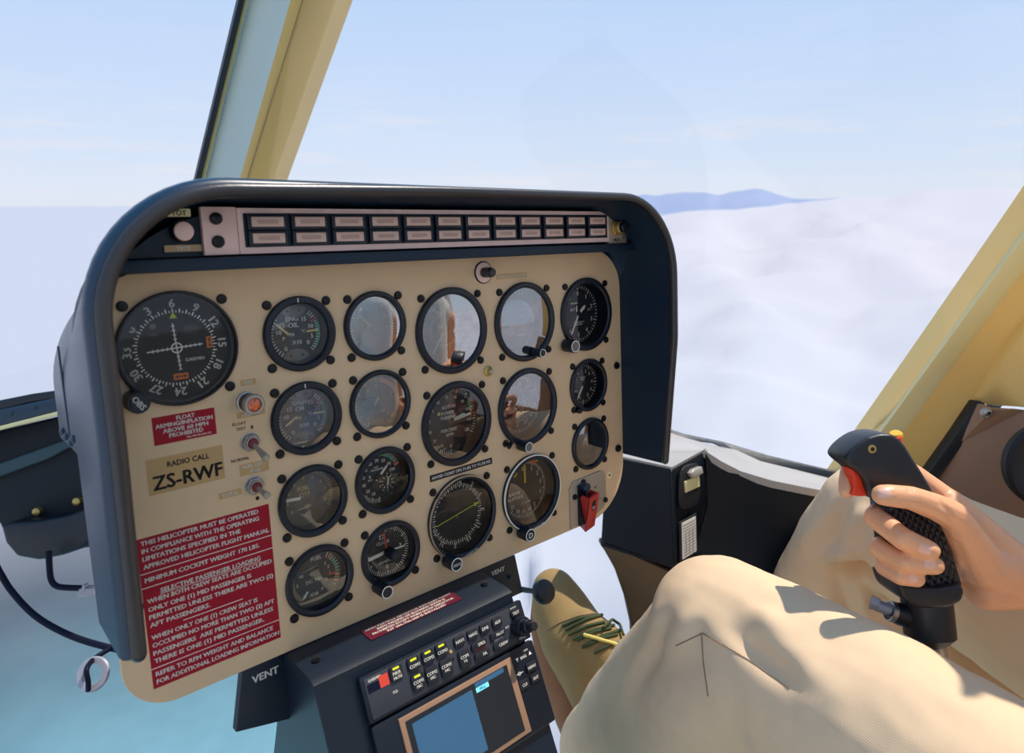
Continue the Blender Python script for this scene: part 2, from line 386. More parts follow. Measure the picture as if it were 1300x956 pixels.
# oil gauges
def oil(key, name, label, lines, gl, left, right, lneedle, rneedle, face='dial'):
    rt, d, ri, z = gauge(key, name, label, gl, .80, 9, face, group='small round instruments')
    d.text(lines[0], 4.1, 'white', -1.6, 12, z, w=(13 if len(lines[0]) > 3 else 10.4)); d.text(lines[1], 4.1, 'white', -.7, 6.8, z)
    d.text('PSI', 2.7, 'white', -2.8, -1, z); d.text('X10', 3.5, 'white', 1.2, -7.6, z); d.text('°C', 2.7, 'white', 7.2, 1, z); d.text('P', 3, 'white', -9.6, -3.6, z)
    for s, (tx, ty) in (('15', (-10, 7.6)), ('10', (-13.2, 1.8)), ('0', (-8.6, -12))): d.text(s, 3.7, 'white', tx, ty, z)
    for s, (tx, ty) in (('15', (8.6, 11)), ('10', (14.2, 4.6)), ('5', (14.6, -3.6)), ('0', (10.8, -8.6))): d.text(s, 3.7, 'white', tx, ty, z)
    ticks(d, -152, -52, 13, 18.4, 22, .8, z); ticks(d, 40, 136, 15, 18.4, 22, .8, z)
    for a0, a1, mm in left: d.arc(a0, a1, 20.4, 21.6, mm, z + .1)
    for a0, a1, mm in right: d.arc(a0, a1, 20, 21.6, mm, z + .1)
    for a in (60,): d.tick(a, 16, 22.4, 1.3, 'redm', z + .15)
    for s in (1, -1):       # grey end caps with screws
        pts = [(12.4 * math.cos(t), s * (20.2 - 4.6 + 6.0 * math.sin(t) * .0) + s * 0) for t in ()]
        arcp = [(ri * .93 * math.sin(t), s * ri * .93 * math.cos(t)) for t in np.linspace(-.52, .52, 12)]
        back = [(10.8 * math.cos(t) * .98, s * (19.4 - 6.4 * math.sin(t))) for t in np.linspace(0.02, PI - .02, 12)]
        d.flat((arcp + back)[::s], z + .15, 'greycap')
        for q in (-5, 5): d.arc(0, 360, 0, 1.1, 'slot', z + .25, (q, s * 18.2), 12)
    d.build('dial', rt)
    m = MB(); m.tick(-2, 25.6, 29, .7, 'white', 4.75); m.build('index_mark', rt)
    needle(rt, z, lneedle[0], 0, lneedle[1], 1.7, 'cream', lneedle[2], name='needle'); needle(rt, z, rneedle[0], 0, rneedle[1], 1.7, 'cream', rneedle[2], name='needle')
    return rt
oil('ENG', 'engine_oil_gauge', 'round gauge lettered ENG OIL with two cream needles', ('ENG', 'OIL'), G_mid, [(-75, -62, 'green')], [(64, 128, 'green')], (-46, 14.5, (-5.8, -.6)), (88, 10.6, (9.8, .4)))
oil('XM', 'transmission_oil_gauge', 'round gauge lettered XMSN OIL, violet sheen on the glass', ('XMSN', 'OIL'), G_purple, [(-118, -104, 'green'), (-134, -126, 'redm'), (-98, -94, 'redm')], [(60, 124, 'green')], (-122, 12, (-5, .6)), (94, 10.6, (9.6, 1)), 'dialsheen')
# torque (glare on the glass)
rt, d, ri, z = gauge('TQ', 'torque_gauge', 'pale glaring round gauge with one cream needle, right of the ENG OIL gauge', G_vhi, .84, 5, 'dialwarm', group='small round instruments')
ticks(d, -130, 130, 40, 20, 22.6, .6, z, major=5, rm=18.4); d.text('100', 3, 'cream', 2, -12.6, z)
for a in range(6): q = math.radians(-100 + a * 40); d.arc(0, 360, 0, .8, 'cream', z, (15 * math.sin(q), 15 * math.cos(q)), 10)
d.build('dial', rt); needle(rt, z, -46, -3.5, 17.5, 2, 'cream', (0, -2), hub=2.6, hubm='dialwarm')
# turbine temperature
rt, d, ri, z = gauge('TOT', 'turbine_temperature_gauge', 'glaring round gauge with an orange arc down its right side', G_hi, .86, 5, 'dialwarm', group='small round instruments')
ticks(d, -150, 150, 50, 20.5, 23, .6, z, 'cream', 5, 18.8); d.arc(10, 140, 19, 22.6, 'orange', z + .1)
ticks(d, 12, 138, 30, 18.6, 23, .5, z + .15, 'cream'); d.text('°C X 100', 2.8, 'cream', 0, -7.5, z)
for i, t in enumerate(['1', '2', '3', '4', '5', '6', '7', '8', '9']): q = math.radians(-140 + i * 35); d.text(t, 3, 'cream', 15.6 * math.sin(q), 15.6 * math.cos(q), z)
d.build('dial', rt); needle(rt, z, -148, -2, 8, 1.8, 'cream', (0, 4))
# fuel quantity
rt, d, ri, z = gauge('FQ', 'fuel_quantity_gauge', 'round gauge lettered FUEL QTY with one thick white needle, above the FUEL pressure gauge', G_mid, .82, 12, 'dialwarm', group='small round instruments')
for i, t in enumerate(['0', '1', '2', '3', '4', '5', '6', '7', '8']):
    q = math.radians(-125 + i * 29.4); d.text(t, 3, 'cream', 17 * math.sin(q), 17 * math.cos(q), z)
ticks(d, -20, 122, 22, 20.4, 23.6, .7, z, 'cream')
d.text('FUEL', 3.6, 'cream', -2.5, 8.4, z); d.text('QTY', 3.6, 'cream', -1.5, 3, z); d.text('LBS', 2.3, 'cream', 0, -7.2, z); d.text('X', 2.3, 'cream', 0, -10.4, z); d.text('100', 2.3, 'cream', 0, -13.6, z)
d.build('dial', rt); needle(rt, z, -84, 6, 20, 2.6, 'white', tip=False)
# gas producer
rt, d, ri, z = gauge('GAS', 'gas_producer_gauge', 'round percent gauge numbered ten to one hundred around a small inner dial', G_low, .82, 12, group='small round instruments')
ticks(d, -180, 68, 60, 20, 24, .55, z, major=5, rm=19)
d.arc(-35, 58, 19.4, 20.8, 'green', z + .1); d.tick(63, 18.5, 23.6, 1.6, 'redm', z + .15); d.tick(70, 19, 23.6, 1.2, 'orange', z + .15)
for i, t in enumerate(['10', '20', '30', '40', '50', '60', '70', '80', '90', '100']): q = math.radians(-158 + i * 26); d.text(t, 3.3, 'white', 15.6 * math.sin(q), 15.6 * math.cos(q), z, sx=.9)
d.text('GAS', 1.8, 'white', -1.5, 9.6, z); d.text('PRODUCER', 1.8, 'white', -.5, 7.2, z); d.text('%', 2.8, 'white', -8.5, 2, z); d.text('RPM', 1.8, 'white', -8.5, -1.2, z)
for i in range(10):
    q = math.radians(i * 36); d.tick(i * 36, 4.5, 6.3, .6, 'white', z, (9, -7)); d.text(str(i), 1.9, 'white', 9 + 8 * math.sin(q), -7 + 8 * math.cos(q), z)
d.build('dial', rt); needle(rt, z, 46, -4, 14, 2, 'white', (0, 0), hub=3); needle(rt, z, 10, -3, 5, 1, 'white', (9, -7))
# fuel pressure
rt, d, ri, z = gauge('FUEL', 'fuel_pressure_gauge', 'round gauge lettered FUEL and DC PSI, lowest on the left of the panel', G_mid, .82, 7, group='small round instruments')
ticks(d, -138, -40, 20, 19.4, 23, .6, z, 'cream'); ticks(d, 34, 126, 11, 17.6, 22, .8, z)
d.arc(55, 100, 18.8, 20.2, 'green', z + .1)
for a in (44, 104, 116): d.tick(a, 17.4, 22.4, 1.5, 'orange', z + .15)
d.text('FUEL', 3.4, 'white', 1.5, 16.6, z); d.text('DC', 3.2, 'white', -6.2, -2.2, z); d.text('PSI', 3.2, 'white', 1.4, -2.2, z); d.text('X10', 3.2, 'white', -3, -14.4, z); d.text('%', 3, 'white', -11.4, -13.4, z); d.text('P', 3, 'white', 5, -12.2, z)
for s, (tx, ty) in (('3', (9, 9.4)), ('2', (11.6, 5.8)), ('1', (12.6, 0)), ('0', (9, -5.4)), ('10', (-13, 5)), ('5', (-17, -2))): d.text(s, 3, 'white', tx, ty, z)
d.build('dial', rt); needle(rt, z, -138, 13, 21, 1.6, 'white'); needle(rt, z, 95, 11, 21, 1.6, 'redm')
# clock
rt, d, ri, z = gauge('CLK', 'quartz_clock', 'round black clock with a red second hand and a knob below, bottom of the panel', G_low, .83, 7, group='small round instruments', scr=[(-24.9, 24.9), (24.9, -24.9)])
ticks(d, 0, 354, 59, 20, 23.4, .6, z, major=5, rm=18.6)
d.text('12', 4.6, 'white', -4, 14.6, z); d.text('3', 4.6, 'white', 14.5, 1, z); d.text('6', 4.6, 'white', -.5, -14.6, z); d.text('CLOCK', 3, 'white', -3, 9.2, z); d.text('QUARTZ', 2.6, 'white', -2, -9.4, z)
d.build('dial', rt)
needle(rt, z, -96, 3, 20, 3.2, 'white', tip=False, name='hour_hand'); needle(rt, z, 92, 2, 19, 1.6, 'white', name='minute_hand'); needle(rt, z, -8, 2, 19, 1.8, 'redm', name='second_hand')
knob(rt, 0, 0, 5, 9, name='setting_knob', z0=-6, ringm=None)
knob(rt, -17, -24.5, 6.2, 20, ringm='white', capm='black')
# airspeed
rt, d, ri, z = gauge('ASI', 'airspeed_indicator', 'large airspeed dial with blue sky glare and a white pointer, left of the attitude ball', G_vhi, .84, 12, group='large round instruments')
for i in range(36): d.tick(i * 10, 14, 17.5 if i % 2 else 19, .8, 'white', z)
ticks(d, 0, 350, 35, 28.6, 31.6, .6, z, major=3, rm=27, wm=1)
d.text('120', 4, 'redm', -26, 0, z); d.text('80', 4.2, 'white', -1, -27, z); d.text('100', 4, 'white', -13, 20, z); d.text('20', 3.8, 'white', 3, 23, z); d.text('40', 3.8, 'white', 19, 14, z); d.text('60', 3.8, 'white', 17, -16, z)
d.text('KNOTS', 2.6, 'white', -3, 18, z); d.text('MPH', 2.8, 'white', -4, 3.4, z)
d.build('dial', rt); needle(rt, z, 216, -2, 28, 2.4, 'white', hub=3)
# attitude
rt, d, ri, z = gauge('ATT', 'attitude_indicator', 'large attitude ball half pale sky and half dark, with a small knob at lower right', G_hi, .86, 13, group='large round instruments')
for a in (-60, -45, -30, -20, -10, 10, 20, 30, 45, 60): d.tick(a, 28, 33, .9, 'white', z + .3)
d.flat([(-1.8, 33), (1.8, 33), (0, 28)], z + .3, 'orange')
d.build('dial', rt)
b = MB(); n = 48
for s_, mm in ((0, 'skyball'), (1, 'gndball')):
    vs = []; fs = []; K = 10
    for j in range(K + 1):
        t = PI / 2 * j / K
        for i in range(n + 1):
            a = PI * i / n * (1 if s_ == 0 else -1); vs.append((26.5 * math.sin(t) * math.cos(a), 26.5 * math.sin(t) * math.sin(a) - 3, z + 7.5 * math.cos(t)))
    for j in range(K):
        for i in range(n): fs.append((j * (n + 1) + i, j * (n + 1) + i + 1, (j + 1) * (n + 1) + i + 1, (j + 1) * (n + 1) + i))
    b.add(vs, fs, mm)
for k in (-14, -9, 6, 12): b.tick(90, -5, 5, .6, 'white', z + 7.6, (0, k))
b.build('horizon_ball', rt, smooth=60)
b = MB(); b.flat([(-16, -3.6), (-6, -3.6), (0, -6), (6, -3.6), (16, -3.6), (16, -2.6), (6, -2.6), (0, -4.8), (-6, -2.6), (-16, -2.6)], z + 9, 'orange'); b.build('aircraft_symbol', rt)
knob(rt, 10, -33, 4.6, 16, name='knob', ringm='white')
# altimeter
rt, d, ri, z = gauge('ALT', 'altimeter', 'large black altimeter dial lettered ALT at the top right of the panel', G_low, .84, 12, group='large round instruments', scr=[(-33.1, 33.1), (33.1, 33.1), (33.1, -33.1)])
ticks(d, 0, 352.8, 49, 29, 32.4, .75, z, major=5, rm=27.4)
for i in range(10): q = math.radians(i * 36); d.text(str(i), 5, 'white', 23.6 * math.sin(q), 23.6 * math.cos(q), z, sx=.9)
d.text('ALT', 3.4, 'white', -9, 5.6, z); d.text('1000 FEET', 2, 'white', -6, 12.6, z); d.text('CALIBRATED TO', 1.7, 'white', 1, -9.6, z); d.text('20,000 FEET', 1.7, 'white', 1, -12.2, z); d.rbox(14.6, 22, 1, 6, -12, -11.6, 'black', .4); d.text('29.9', 2.2, 'white', 18.2, 3.5, z + .2)
d.build('dial', rt); needle(rt, z, 210, -2, 27, 2.2, 'white', hub=2.4); needle(rt, z, 52, 4, 15, 3.4, 'white'); needle(rt, z, 2, 3, 10, 1.6, 'white', (-3.5, 0))
knob(rt, -37, -31, 7.0, 18, capm='greycap', ringm='white'); knob(rt, -27, -36, 4.6, 9, capm='black', name='knob')
# rotor / turbine rpm
rt, d, ri, z = gauge('RPM', 'rotor_tachometer', 'large dial lettered ROTOR POWER TURBINE PERCENT RPM in the middle of the panel', G_mid, .84, 12, 'dialbrown', group='large round instruments')
ticks(d, -180, 120, 60, 29.6, 32.6, .6, z, major=5, rm=28.4)
for i in range(13): q = math.radians(-180 + i * 25); d.text(str(i * 10), 3.3, 'white', 24.6 * math.sin(q), 24.6 * math.cos(q), z, sx=.85)
for t, yy in (('ROTOR', 14.6), ('POWER', 9), ('TURBINE', 4.4)): d.text(t, 3.4, 'white', -1.5 + (1.5 if t == 'ROTOR' else 0), yy, z)
d.text('PERCENT', 3.4, 'white', -1, -8.4, z); d.text('RPM', 3.4, 'white', -.5, -13.2, z)
d.arc(56, 78, 27.2, 29, 'green', z + .1); d.tick(80, 26.8, 32.6, 1, 'redm', z + .1); d.arc(-58, -46, 14, 17, 'yellow', z + .1)
d.build('dial', rt); needle(rt, z, 82, 5, 27, 2.4, 'white', hub=0); needle(rt, z, 76, 6, 20, 3, 'white', name='needle')
# directional gyro
rt, d, ri, z = gauge('DG', 'heading_indicator', 'large heading dial with an outlined aeroplane and a purple sheen, below the attitude ball', G_hi, .86, 14, 'dialsheen', group='large round instruments')
ticks(d, 0, 355, 71, 27.5, 31, .6, z, major=6, rm=26)
for i, t in enumerate(['N', '3', '6', 'E', '12', '15', 'S', '21', '24', 'W', '30', '33']): q = math.radians(i * 30 + 8); d.text(t, 4, 'white', 22.6 * math.sin(q), 22.6 * math.cos(q), z, i * 30 + 8)
d.build('dial', rt)
b = MB(); pl = [(0, 20), (2, 12), (2.2, 5), (17, -3), (17, -6), (2.2, -1), (1.6, -12), (8, -16), (8, -18), (0, -15.6), (-8, -18), (-8, -16), (-1.6, -12), (-2.2, -1), (-17, -6), (-17, -3), (-2.2, 5), (-2, 12), (0, 20)]
b.tube([(x, y, z + 4) for x, y in pl], .35, 'white', 5); b.tube([(0, 20, z + 4), (0, 27, z + 4)], .35, 'white', 5); b.build('aircraft_symbol', rt)
knob(rt, -15, -38, 5.8, 17, ringm='white', capm='greycap')
b = MB(); b.tube([(-28, -33, 4), (-36, -35, 9)], 2, 'black', 10); b.build('lever', rt)
# vertical speed
rt, d, ri, z = gauge('IVS', 'vertical_speed_indicator', 'small black vertical speed dial directly below the altimeter', G_low, .84, 8, group='small round instruments')
ticks(d, -180, 170, 35, 20.4, 23.2, .6, z, major=3, rm=19)
for t, a in (('1', -30), ('2', 20), ('3', 45), ('4', 85), ('3', 120), ('2', 150), ('1', 200), ('.5', -65), ('0', -95)): q = math.radians(a); d.text(t, 3.6, 'white', 15.6 * math.sin(q), 15.6 * math.cos(q), z)
d.text('VERTICAL', 1.7, 'white', 0, 8, z); d.text('SPEED', 1.7, 'white', 0, 5.4, z); d.text('DOWN', 1.7, 'white', -14, -6.5, z)
d.build('dial', rt); needle(rt, z, 214, -3, 19, 2, 'white', hub=2.6)
b = MB(); b.lathe([(3.2, 0), (3.2, 6), (2.6, 7)], 'screw', (-20, -26, 0), 16, cap1=True); b.build('knob', rt)
# adf
rt, d, ri, z = gauge('ADF', 'compass_card_indicator', 'large compass card dial with a yellow-green arrow needle, lowest in the middle of the panel', G_low, .90, 8, ring='steel', group='large round instruments')
ticks(d, 0, 355, 71, 27.6, 31, .65, z, major=2, rm=26.4)
for i, t in enumerate(['N', '3', '6', 'E', '12', '15', 'S', '21', '24', 'W', '30', '33']): q = math.radians(i * 30 + 8); d.text(t, 5, 'white', 33.4 * math.sin(q) * .98, 33.4 * math.cos(q) * .98, z, i * 30 + 8)
d.text('+', 6, 'greycap', 0, -3, z)
d.build('dial', rt)
b = MB(); b.tick(79, -27, 24, .9, 'lime', z + 1.4); t = math.radians(79); dd = Vector((math.sin(t), math.cos(t))); q = Vector((dd.y, -dd.x)); p = [dd * 28.5, dd * 21 + q * 2.2, dd * 21 - q * 2.2]; b.flat([(v.x, v.y) for v in p], z + 1.5, 'lime'); b.build('needle', rt)
knob(rt, -22, -37.5, 7.2, 18, 'HDG', ringm='white', th=3)
b = MB(); b.text('MAGNETIC HDG', 1.6, 'white', 6, -38.6, 4.75, -12); b.build('bezel_marking', rt)
# radar altimeter
rt, d, ri, z = gauge('RAD', 'radar_altimeter', 'large dial lettered RADAR ALTITUDE with a yellow needle and orange flag', G_mid, .86, 10, 'dialbrown', ring='white', group='large round instruments')
ticks(d, 0, 250, 70, 28.4, 31, .5, z, major=7, rm=26.6)
for t, a in (('0', 0), ('1', 32), ('2', 58), ('3', 84), ('4', 112), ('5', 150), ('10', 170), ('15', 190), ('20', 212), ('25', 236)): q = math.radians(a - 4); d.text(t, 4.4, 'white', 24 * math.sin(q), 24 * math.cos(q), z, sx=.9)
d.text('RADAR', 3.6, 'white', -15, -.6, z); d.text('ALTITUDE', 3.6, 'white', -14, -6, z); d.text('X 100 FEET', 1.9, 'white', 2, -14.4, z)
d.arc(0, 360, 0, 3.6, 'yellow', z, (-14, 21), 20); d.arc(0, 360, 0, 1.6, 'dialbrown', z + .1, (-14, 21), 16)
d.arc(-34, 34, 29.6, 34.4, 'orange', z + .1); d.flat([(15, 31), (20, 26), (21.5, 30)], z + .2, 'yellow')
d.build('dial', rt); needle(rt, z, 0, 8, 28, 2.6, 'yellow', tip=False)
knob(rt, -18, -38.5, 7.4, 17, 'D', ringm='white', th=6)
b = MB(); b.text('PUSH TO TEST', 1.7, 'white', 6, -38.6, 4.75, -10); b.build('bezel_marking', rt)
# blank glossy gauge
rt, d, ri, z = gauge('DRK', 'unlit_gauge', 'small dark unlit gauge with a beige reflection, above the red guarded switch', G_hi, .84, 12, group='small round instruments')
d.arc(0, 360, ri * .8, ri * .84, 'black', z + .1, (0, 0), 40); d.build('dial', rt)

# ---------------------------------------------------------------- instrument panel
def curve_plate(name, outer, holes, thick, m, T, bev=.6):
    cu = bpy.data.curves.new(name, 'CURVE'); cu.dimensions = '2D'; cu.fill_mode = 'BOTH'; cu.extrude = thick / 2 * .001; cu.bevel_depth = bev * .001; cu.bevel_resolution = 2; cu.offset = -bev * .001
    def spl(pts):
        s = cu.splines.new('POLY'); s.points.add(len(pts) - 1)
        for i, p in enumerate(pts): s.points[i].co = (p[0] * .001, p[1] * .001, 0, 1)
        s.use_cyclic_u = True
    spl(outer)
    for x, y, r in holes: spl([(x + r * math.cos(a), y + r * math.sin(a)) for a in np.linspace(0, 2 * PI, 48, endpoint=False)][::-1])
    ob = bpy.data.objects.new(name, cu); COL.objects.link(ob)
    dg = bpy.context.evaluated_depsgraph_get(); me = bpy.data.meshes.new_from_object(ob.evaluated_get(dg)); bpy.data.objects.remove(ob); bpy.data.curves.remove(cu)
    me.name = name; me.materials.clear(); me.materials.append(M[m]); shade(me, 30)
    o = bpy.data.objects.new(name, me); COL.objects.link(o); o.matrix_world = T
    return o
pan = curve_plate('instrument_panel', rrect(-303, 249, -157, 161, (46, 46, 36, 62)), [(x, y, R - 2.2) for x, y, R in POS.values()], 3, 'beige', PT(0, 0, -1.8))
tag(pan, 'beige metal instrument panel pierced by eighteen round gauges under a dark blue hood', 'instrument panel')
for x, y, r in ((-289.7, -76.7, 5.2), (239.5, 22.9, 4.4), (239, -79, 4.6), (-289, 60, 4)):
    o = screw_mb(r, 3.4).build('mounting_screw', pan); o.location = (x * .001, y * .001, .0018)
b = MB(); b.lathe([(4.2, 0), (4.2, .6), (3.4, .9)], 'postpale', n=20, cap1=True); b.lathe([(1.5, .9), (1.5, 1)], 'slot', n=12, cap1=True)
o = b.build('panel_rivet', pan); o.location = (.2221, -.1085, .0018)
b = MB(); b.lathe([(5.4, 0), (5.4, 1.4), (3, 3.2), (2.8, 6), (2, 7)], 'brass', n=20, cap1=True); b.lathe([(2.2, 3), (2.2, 7.6)], 'steel', n=10, cap1=True)
o = b.build('panel_stud', pan); o.location = (.0417, .0455, .0018)
b = MB(); b.lathe([(7, 0), (7, 1.6), (5.4, 3)], 'pinkmetal', n=24, cap1=True); o = b.build('panel_stud', pan); o.location = (-.2, .1555, .0018)
b = MB(); b.tube([(-304.5, -40, -3), (-304.5, -100, -3), (-304.5, -121, -3)] + [(-267 - 37.5 * math.cos(t), -121 - 37.5 * math.sin(t), -3) for t in np.linspace(.1, PI / 2, 10)] + [(-220, -158.5, -3)], 2.6, 'black', 10); b.build('edge_gasket', None, W).parent = pan
pan.children[-1].matrix_parent_inverse = pan.matrix_world.inverted()
# placards
def placard(name, label, x0, x1, y0, y1, m, txt, cat='placard', t=.35, r=.3, lines=()):
    b = MB(); b.rbox(x0, x1, y0, y1, 0, t, m, r)
    for s in txt:
        s_ = dict(al='c', sx=1, w=None, m='white', rot=0); s_.update(s[4] if len(s) > 4 else {})
        b.text(s[0], s[1], s_['m'], s[2], s[3], t + .06, s_['rot'], s_['al'], s_['sx'], w=s_['w'])
    for (a, c, yy, th, mm) in lines: b.flat([(a, yy - th / 2), (c, yy - th / 2), (c, yy + th / 2), (a, yy + th / 2)], t + .08, mm)
    return tag(b.build(name, None, PT(0, 0, 0)), label, cat)
cx = -244.4
placard('warning_placard', 'small red placard about float arming below the course indicator', -266, -222.9, 36.6, 57, 'red', [('FLOAT', 3.1, cx + 1, 54.2), ('ARMING/INFLATION', 3.1, cx, 50.2, dict(w=39)), ('ABOVE 60 MPH', 3.1, cx + .5, 46.1, dict(w=31)), ('PROHIBITED', 3.1, cx + .5, 42.2), ('ARL P/N 302-295-276', 1.4, cx + 9, 38.7)])
placard('registration_placard', 'beige label reading RADIO CALL ZS-RWF', -273, -220, 1.3, 27.6, 'tape', [('RADIO CALL', 4.2, -244.5, 21.6, dict(m='ink', w=29)), ('ZS-RWF', 10.6, -245.5, 9.8, dict(m='ink', w=48))])
L0 = -281.8
def ln(t, y, w, h=3.5, x=L0): return (t, h, x, y, dict(al='l', w=w))
placard('loading_placard', 'tall red placard of white operating and loading limits, lower left of the panel', -284.5, -189, -141.8, -27.8, 'red', [
 ln('THIS HELICOPTER MUST BE OPERATED', -31.5, 84), ln('IN COMPLIANCE WITH THE OPERATING', -37.2, 84), ln('LIMITATIONS SPECIFIED IN THE', -43, 69), ln('APPROVED HELICOPTER FLIGHT MANUAL', -49, 91), ln('MINIMUM COCKPIT WEIGHT 170 LBS.', -59, 82.5), ln('WHEN BOTH CREW SEATS ARE OCCUPIED', -75, 91), ln('ONLY ONE (1) MID PASSENGER IS', -81.2, 74), ln('PERMITTED UNLESS THERE ARE TWO (2)', -87.2, 91), ln('AFT PASSENGERS.', -93.2, 41.5), ln('WHEN ONLY ONE (1) CREW SEAT IS', -102.8, 77), ln('OCCUPIED NO MORE THAN TWO (2) AFT', -108.8, 90), ln('PASSENGERS  ARE PERMITTED UNLESS', -115, 88.5), ln('THERE IS ONE (1) MID PASSENGER.', -121, 80.5), ln('REFER TO RFM WEIGHT AND BALANCE', -131, 87), ln('FOR ADDITIONAL LOADING INFORMATION', -137, 91.5), ln('SELECTIVE PASSENGER LOADING', -69.6, 73, x=-272.5)],
 lines=[(-284.5, -189, -54, .5, 'white'), (-284.5, -189, -64.6, .5, 'white'), (-273, -199.5, -72.2, .35, 'white'), (-260, -216, -98, .5, 'white'), (-284.5, -189, -126.4, .5, 'white')])
placard('caution_strip', 'thin black strip of white lettering about avoiding continuous operation, above the compass card dial', -35, 42, -50.6, -44, 'black', [('AVOID CONT OPS 71.8% TO 91.5% N2', 2.9, 3.5, -47.3, dict(w=72))])
tag(placard('switch_label', 'tiny worn label beside the knob at the top of the panel', 58, 100, 136, 141.5, 'tape', [('LOW ROTOR HORN MUTE', 2.2, 80, 138.7, dict(m='white', w=34))]), None, 'label')
tag(placard('switch_label', 'small label reading GPS over the amber lamp', -202, -190, 69.6, 74.2, 'tape', [('GPS', 2.7, -196, 71.9)]), None, 'label')
tag(placard('switch_label', 'small label reading MESSAGE under the amber lamp', -207, -185, 44.8, 49.4, 'tape', [('MESSAGE', 2.6, -196, 47.1)]), None, 'label')
tag(placard('switch_label', 'clear label reading FLOAT TEST above the upper toggle switch', -214, -197, 34.6, 43, 'beige', [('FLOAT', 2.5, -205.8, 41, dict(m='ink')), ('TEST', 2.5, -205, 36.8, dict(m='ink'))]), None, 'label')
tag(placard('switch_label', 'clear label reading NORMAL under the upper toggle switch', -217, -198, 10.8, 15.2, 'beige', [('NORMAL', 2.5, -207.5, 13, dict(m='ink'))]), None, 'label')
tag(placard('switch_label', 'small label reading FUEL QTY FWD above the lower toggle switch', -209, -186, -.6, 8.6, 'tape', [('FUEL QTY.', 2.6, -197.5, 6.2), ('FWD', 2.6, -196.5, 1.6)]), None, 'label')
tag(placard('switch_label', 'small label reading TOTAL left of the lower toggle switch', -226, -209, -14.4, -9.4, 'tape', [('TOTAL', 2.7, -217.6, -11.9)]), None, 'label')
# amber lamp, toggles, knob
rt = root('warning_lamp', 'amber press-to-test lamp in a chrome ring on the left of the panel', 'lamp', PT(-199, 57, 0))
b = MB(); b.lathe([(8, 0), (8, 3), (7, 3.5), (7, 13), (8, 13.4), (8, 17), (7.4, 17.6), (5.4, 17.6), (5.2, 15)], 'steel', n=32); b.lathe([(7.3, 4), (7.6, 5), (7.6, 12), (7.3, 13)], 'black', n=32); b.build('housing', rt)
b = MB(); b.lathe([(5.4, 15), (5, 17), (3.4, 18.4), (1.4, 19), (.01, 19.1)], 'amber', n=24)
for k in range(5): b.tick(k * 72, 1, 4.6, .5, 'darkred', 18.6)
b.build('lens', rt)
def toggle(x, y, label, dx, dy, red):
    rt = root('toggle_switch', label, 'switch', PT(x, y, 0), None)
    b = MB(); b.lathe([(7.6, 0), (7.6, 1), (6.8, 1.2)], 'steel', n=24); b.lathe([(7.2, 1), (7.2, 3.6), (6.4, 4.2), (5, 4.2)], 'steel', n=6); b.lathe([(5, 1), (5, 7), (4.2, 7), (4.2, 4)], 'steel', n=24); b.build('nut', rt)
    b = MB(); b.lathe([(4.4, 6.2), (3.4, 8), (1.6, 8.6)], red, n=20, cap1=True); b.build('boot', rt)
    b = MB(); p = [Vector((0, 0, 6)), Vector((dx * .3, dy * .3, 11)), Vector((dx * .7, dy * .7, 18)), Vector((dx, dy, 23)), Vector((dx * 1.03, dy * 1.03, 24.5))]
    b.tube(p, [1.6, 1.8, 2.4, 3.0, 1.8], 'platemetal', 14); b.build('bat_lever', rt)
toggle(-199, 25, 'upper toggle switch with a red collar, its lever tipped down, under FLOAT TEST', 3, -9, 'darkred')
toggle(-199, -10, 'lower toggle switch with a red collar, beside TOTAL', 1, -3, 'darkred')
for q_ in ((-196.9, 36.4), (-197.3, -21)):
    b = MB(); b.arc(0, 360, 0, 1.6, 'slot', 0, q_, 12); o = b.build('key_hole', pan); o.matrix_world = PT(0, 0, .35)
rt = root('push_button', 'black push button on a pale round washer at the top of the panel', 'button', PT(41.5, 144, 0))
b = MB(); b.lathe([(11, 0), (11, 1.4), (10.2, 1.8), (9.4, 1.9)], 'black', n=36); b.lathe([(10, 0), (10, 2), (9.6, 2.2)], 'pinkmetal', n=36, cap1=True); b.build('washer', rt)
b = MB(); b.lathe([(5, 2), (5, 12), (4.2, 13), (4.2, 15.2), (3.6, 16)], 'grip', n=28, cap1=True); b.build('plunger', rt)
# guarded switch
rt = root('guarded_switch', 'red flip-up guard over a switch on a bare metal plate, lower right of the panel', 'switch', PT(183, -128, 0))
b = MB(); b.poly([(-31, 20), (-26, 28), (22, 29.5), (28, 27), (30.5, 22), (30.5, -9), (26, -17), (-8, -26.5), (-31, -26.5)], 0, 2.4, 'platemetal', bev=.5)
b.lathe([(2, 2.4), (2, 2.5)], 'slot', n=10); b.build('plate', rt)
b = MB(); b.poly([(-19, 22), (-7, 22), (-7, -26), (-19, -26)], 2.4, 5, 'black'); b.lathe([(5, 4), (5, 12), (4, 13)], 'shroud', (-12, 20, 0), 20, cap1=True); b.build('hinge_block', rt)
T = Matrix.Translation((-11, 14, 8)) @ Matrix.Rotation(math.radians(-14), 4, 'Z').inverted() @ Matrix.Rotation(math.radians(-22), 4, 'X').inverted()
b = MB(); Tg = Matrix.Translation((-10, 12, 10)) @ Matrix.Rotation(math.radians(12), 4, 'Z') @ Matrix.Rotation(math.radians(20), 4, 'X')
b.poly([(-8, 2), (-6, 4), (6, 4), (8, 2), (8, -48), (-8, -48)], 8, 10.4, 'redswitch', Tg, .5)
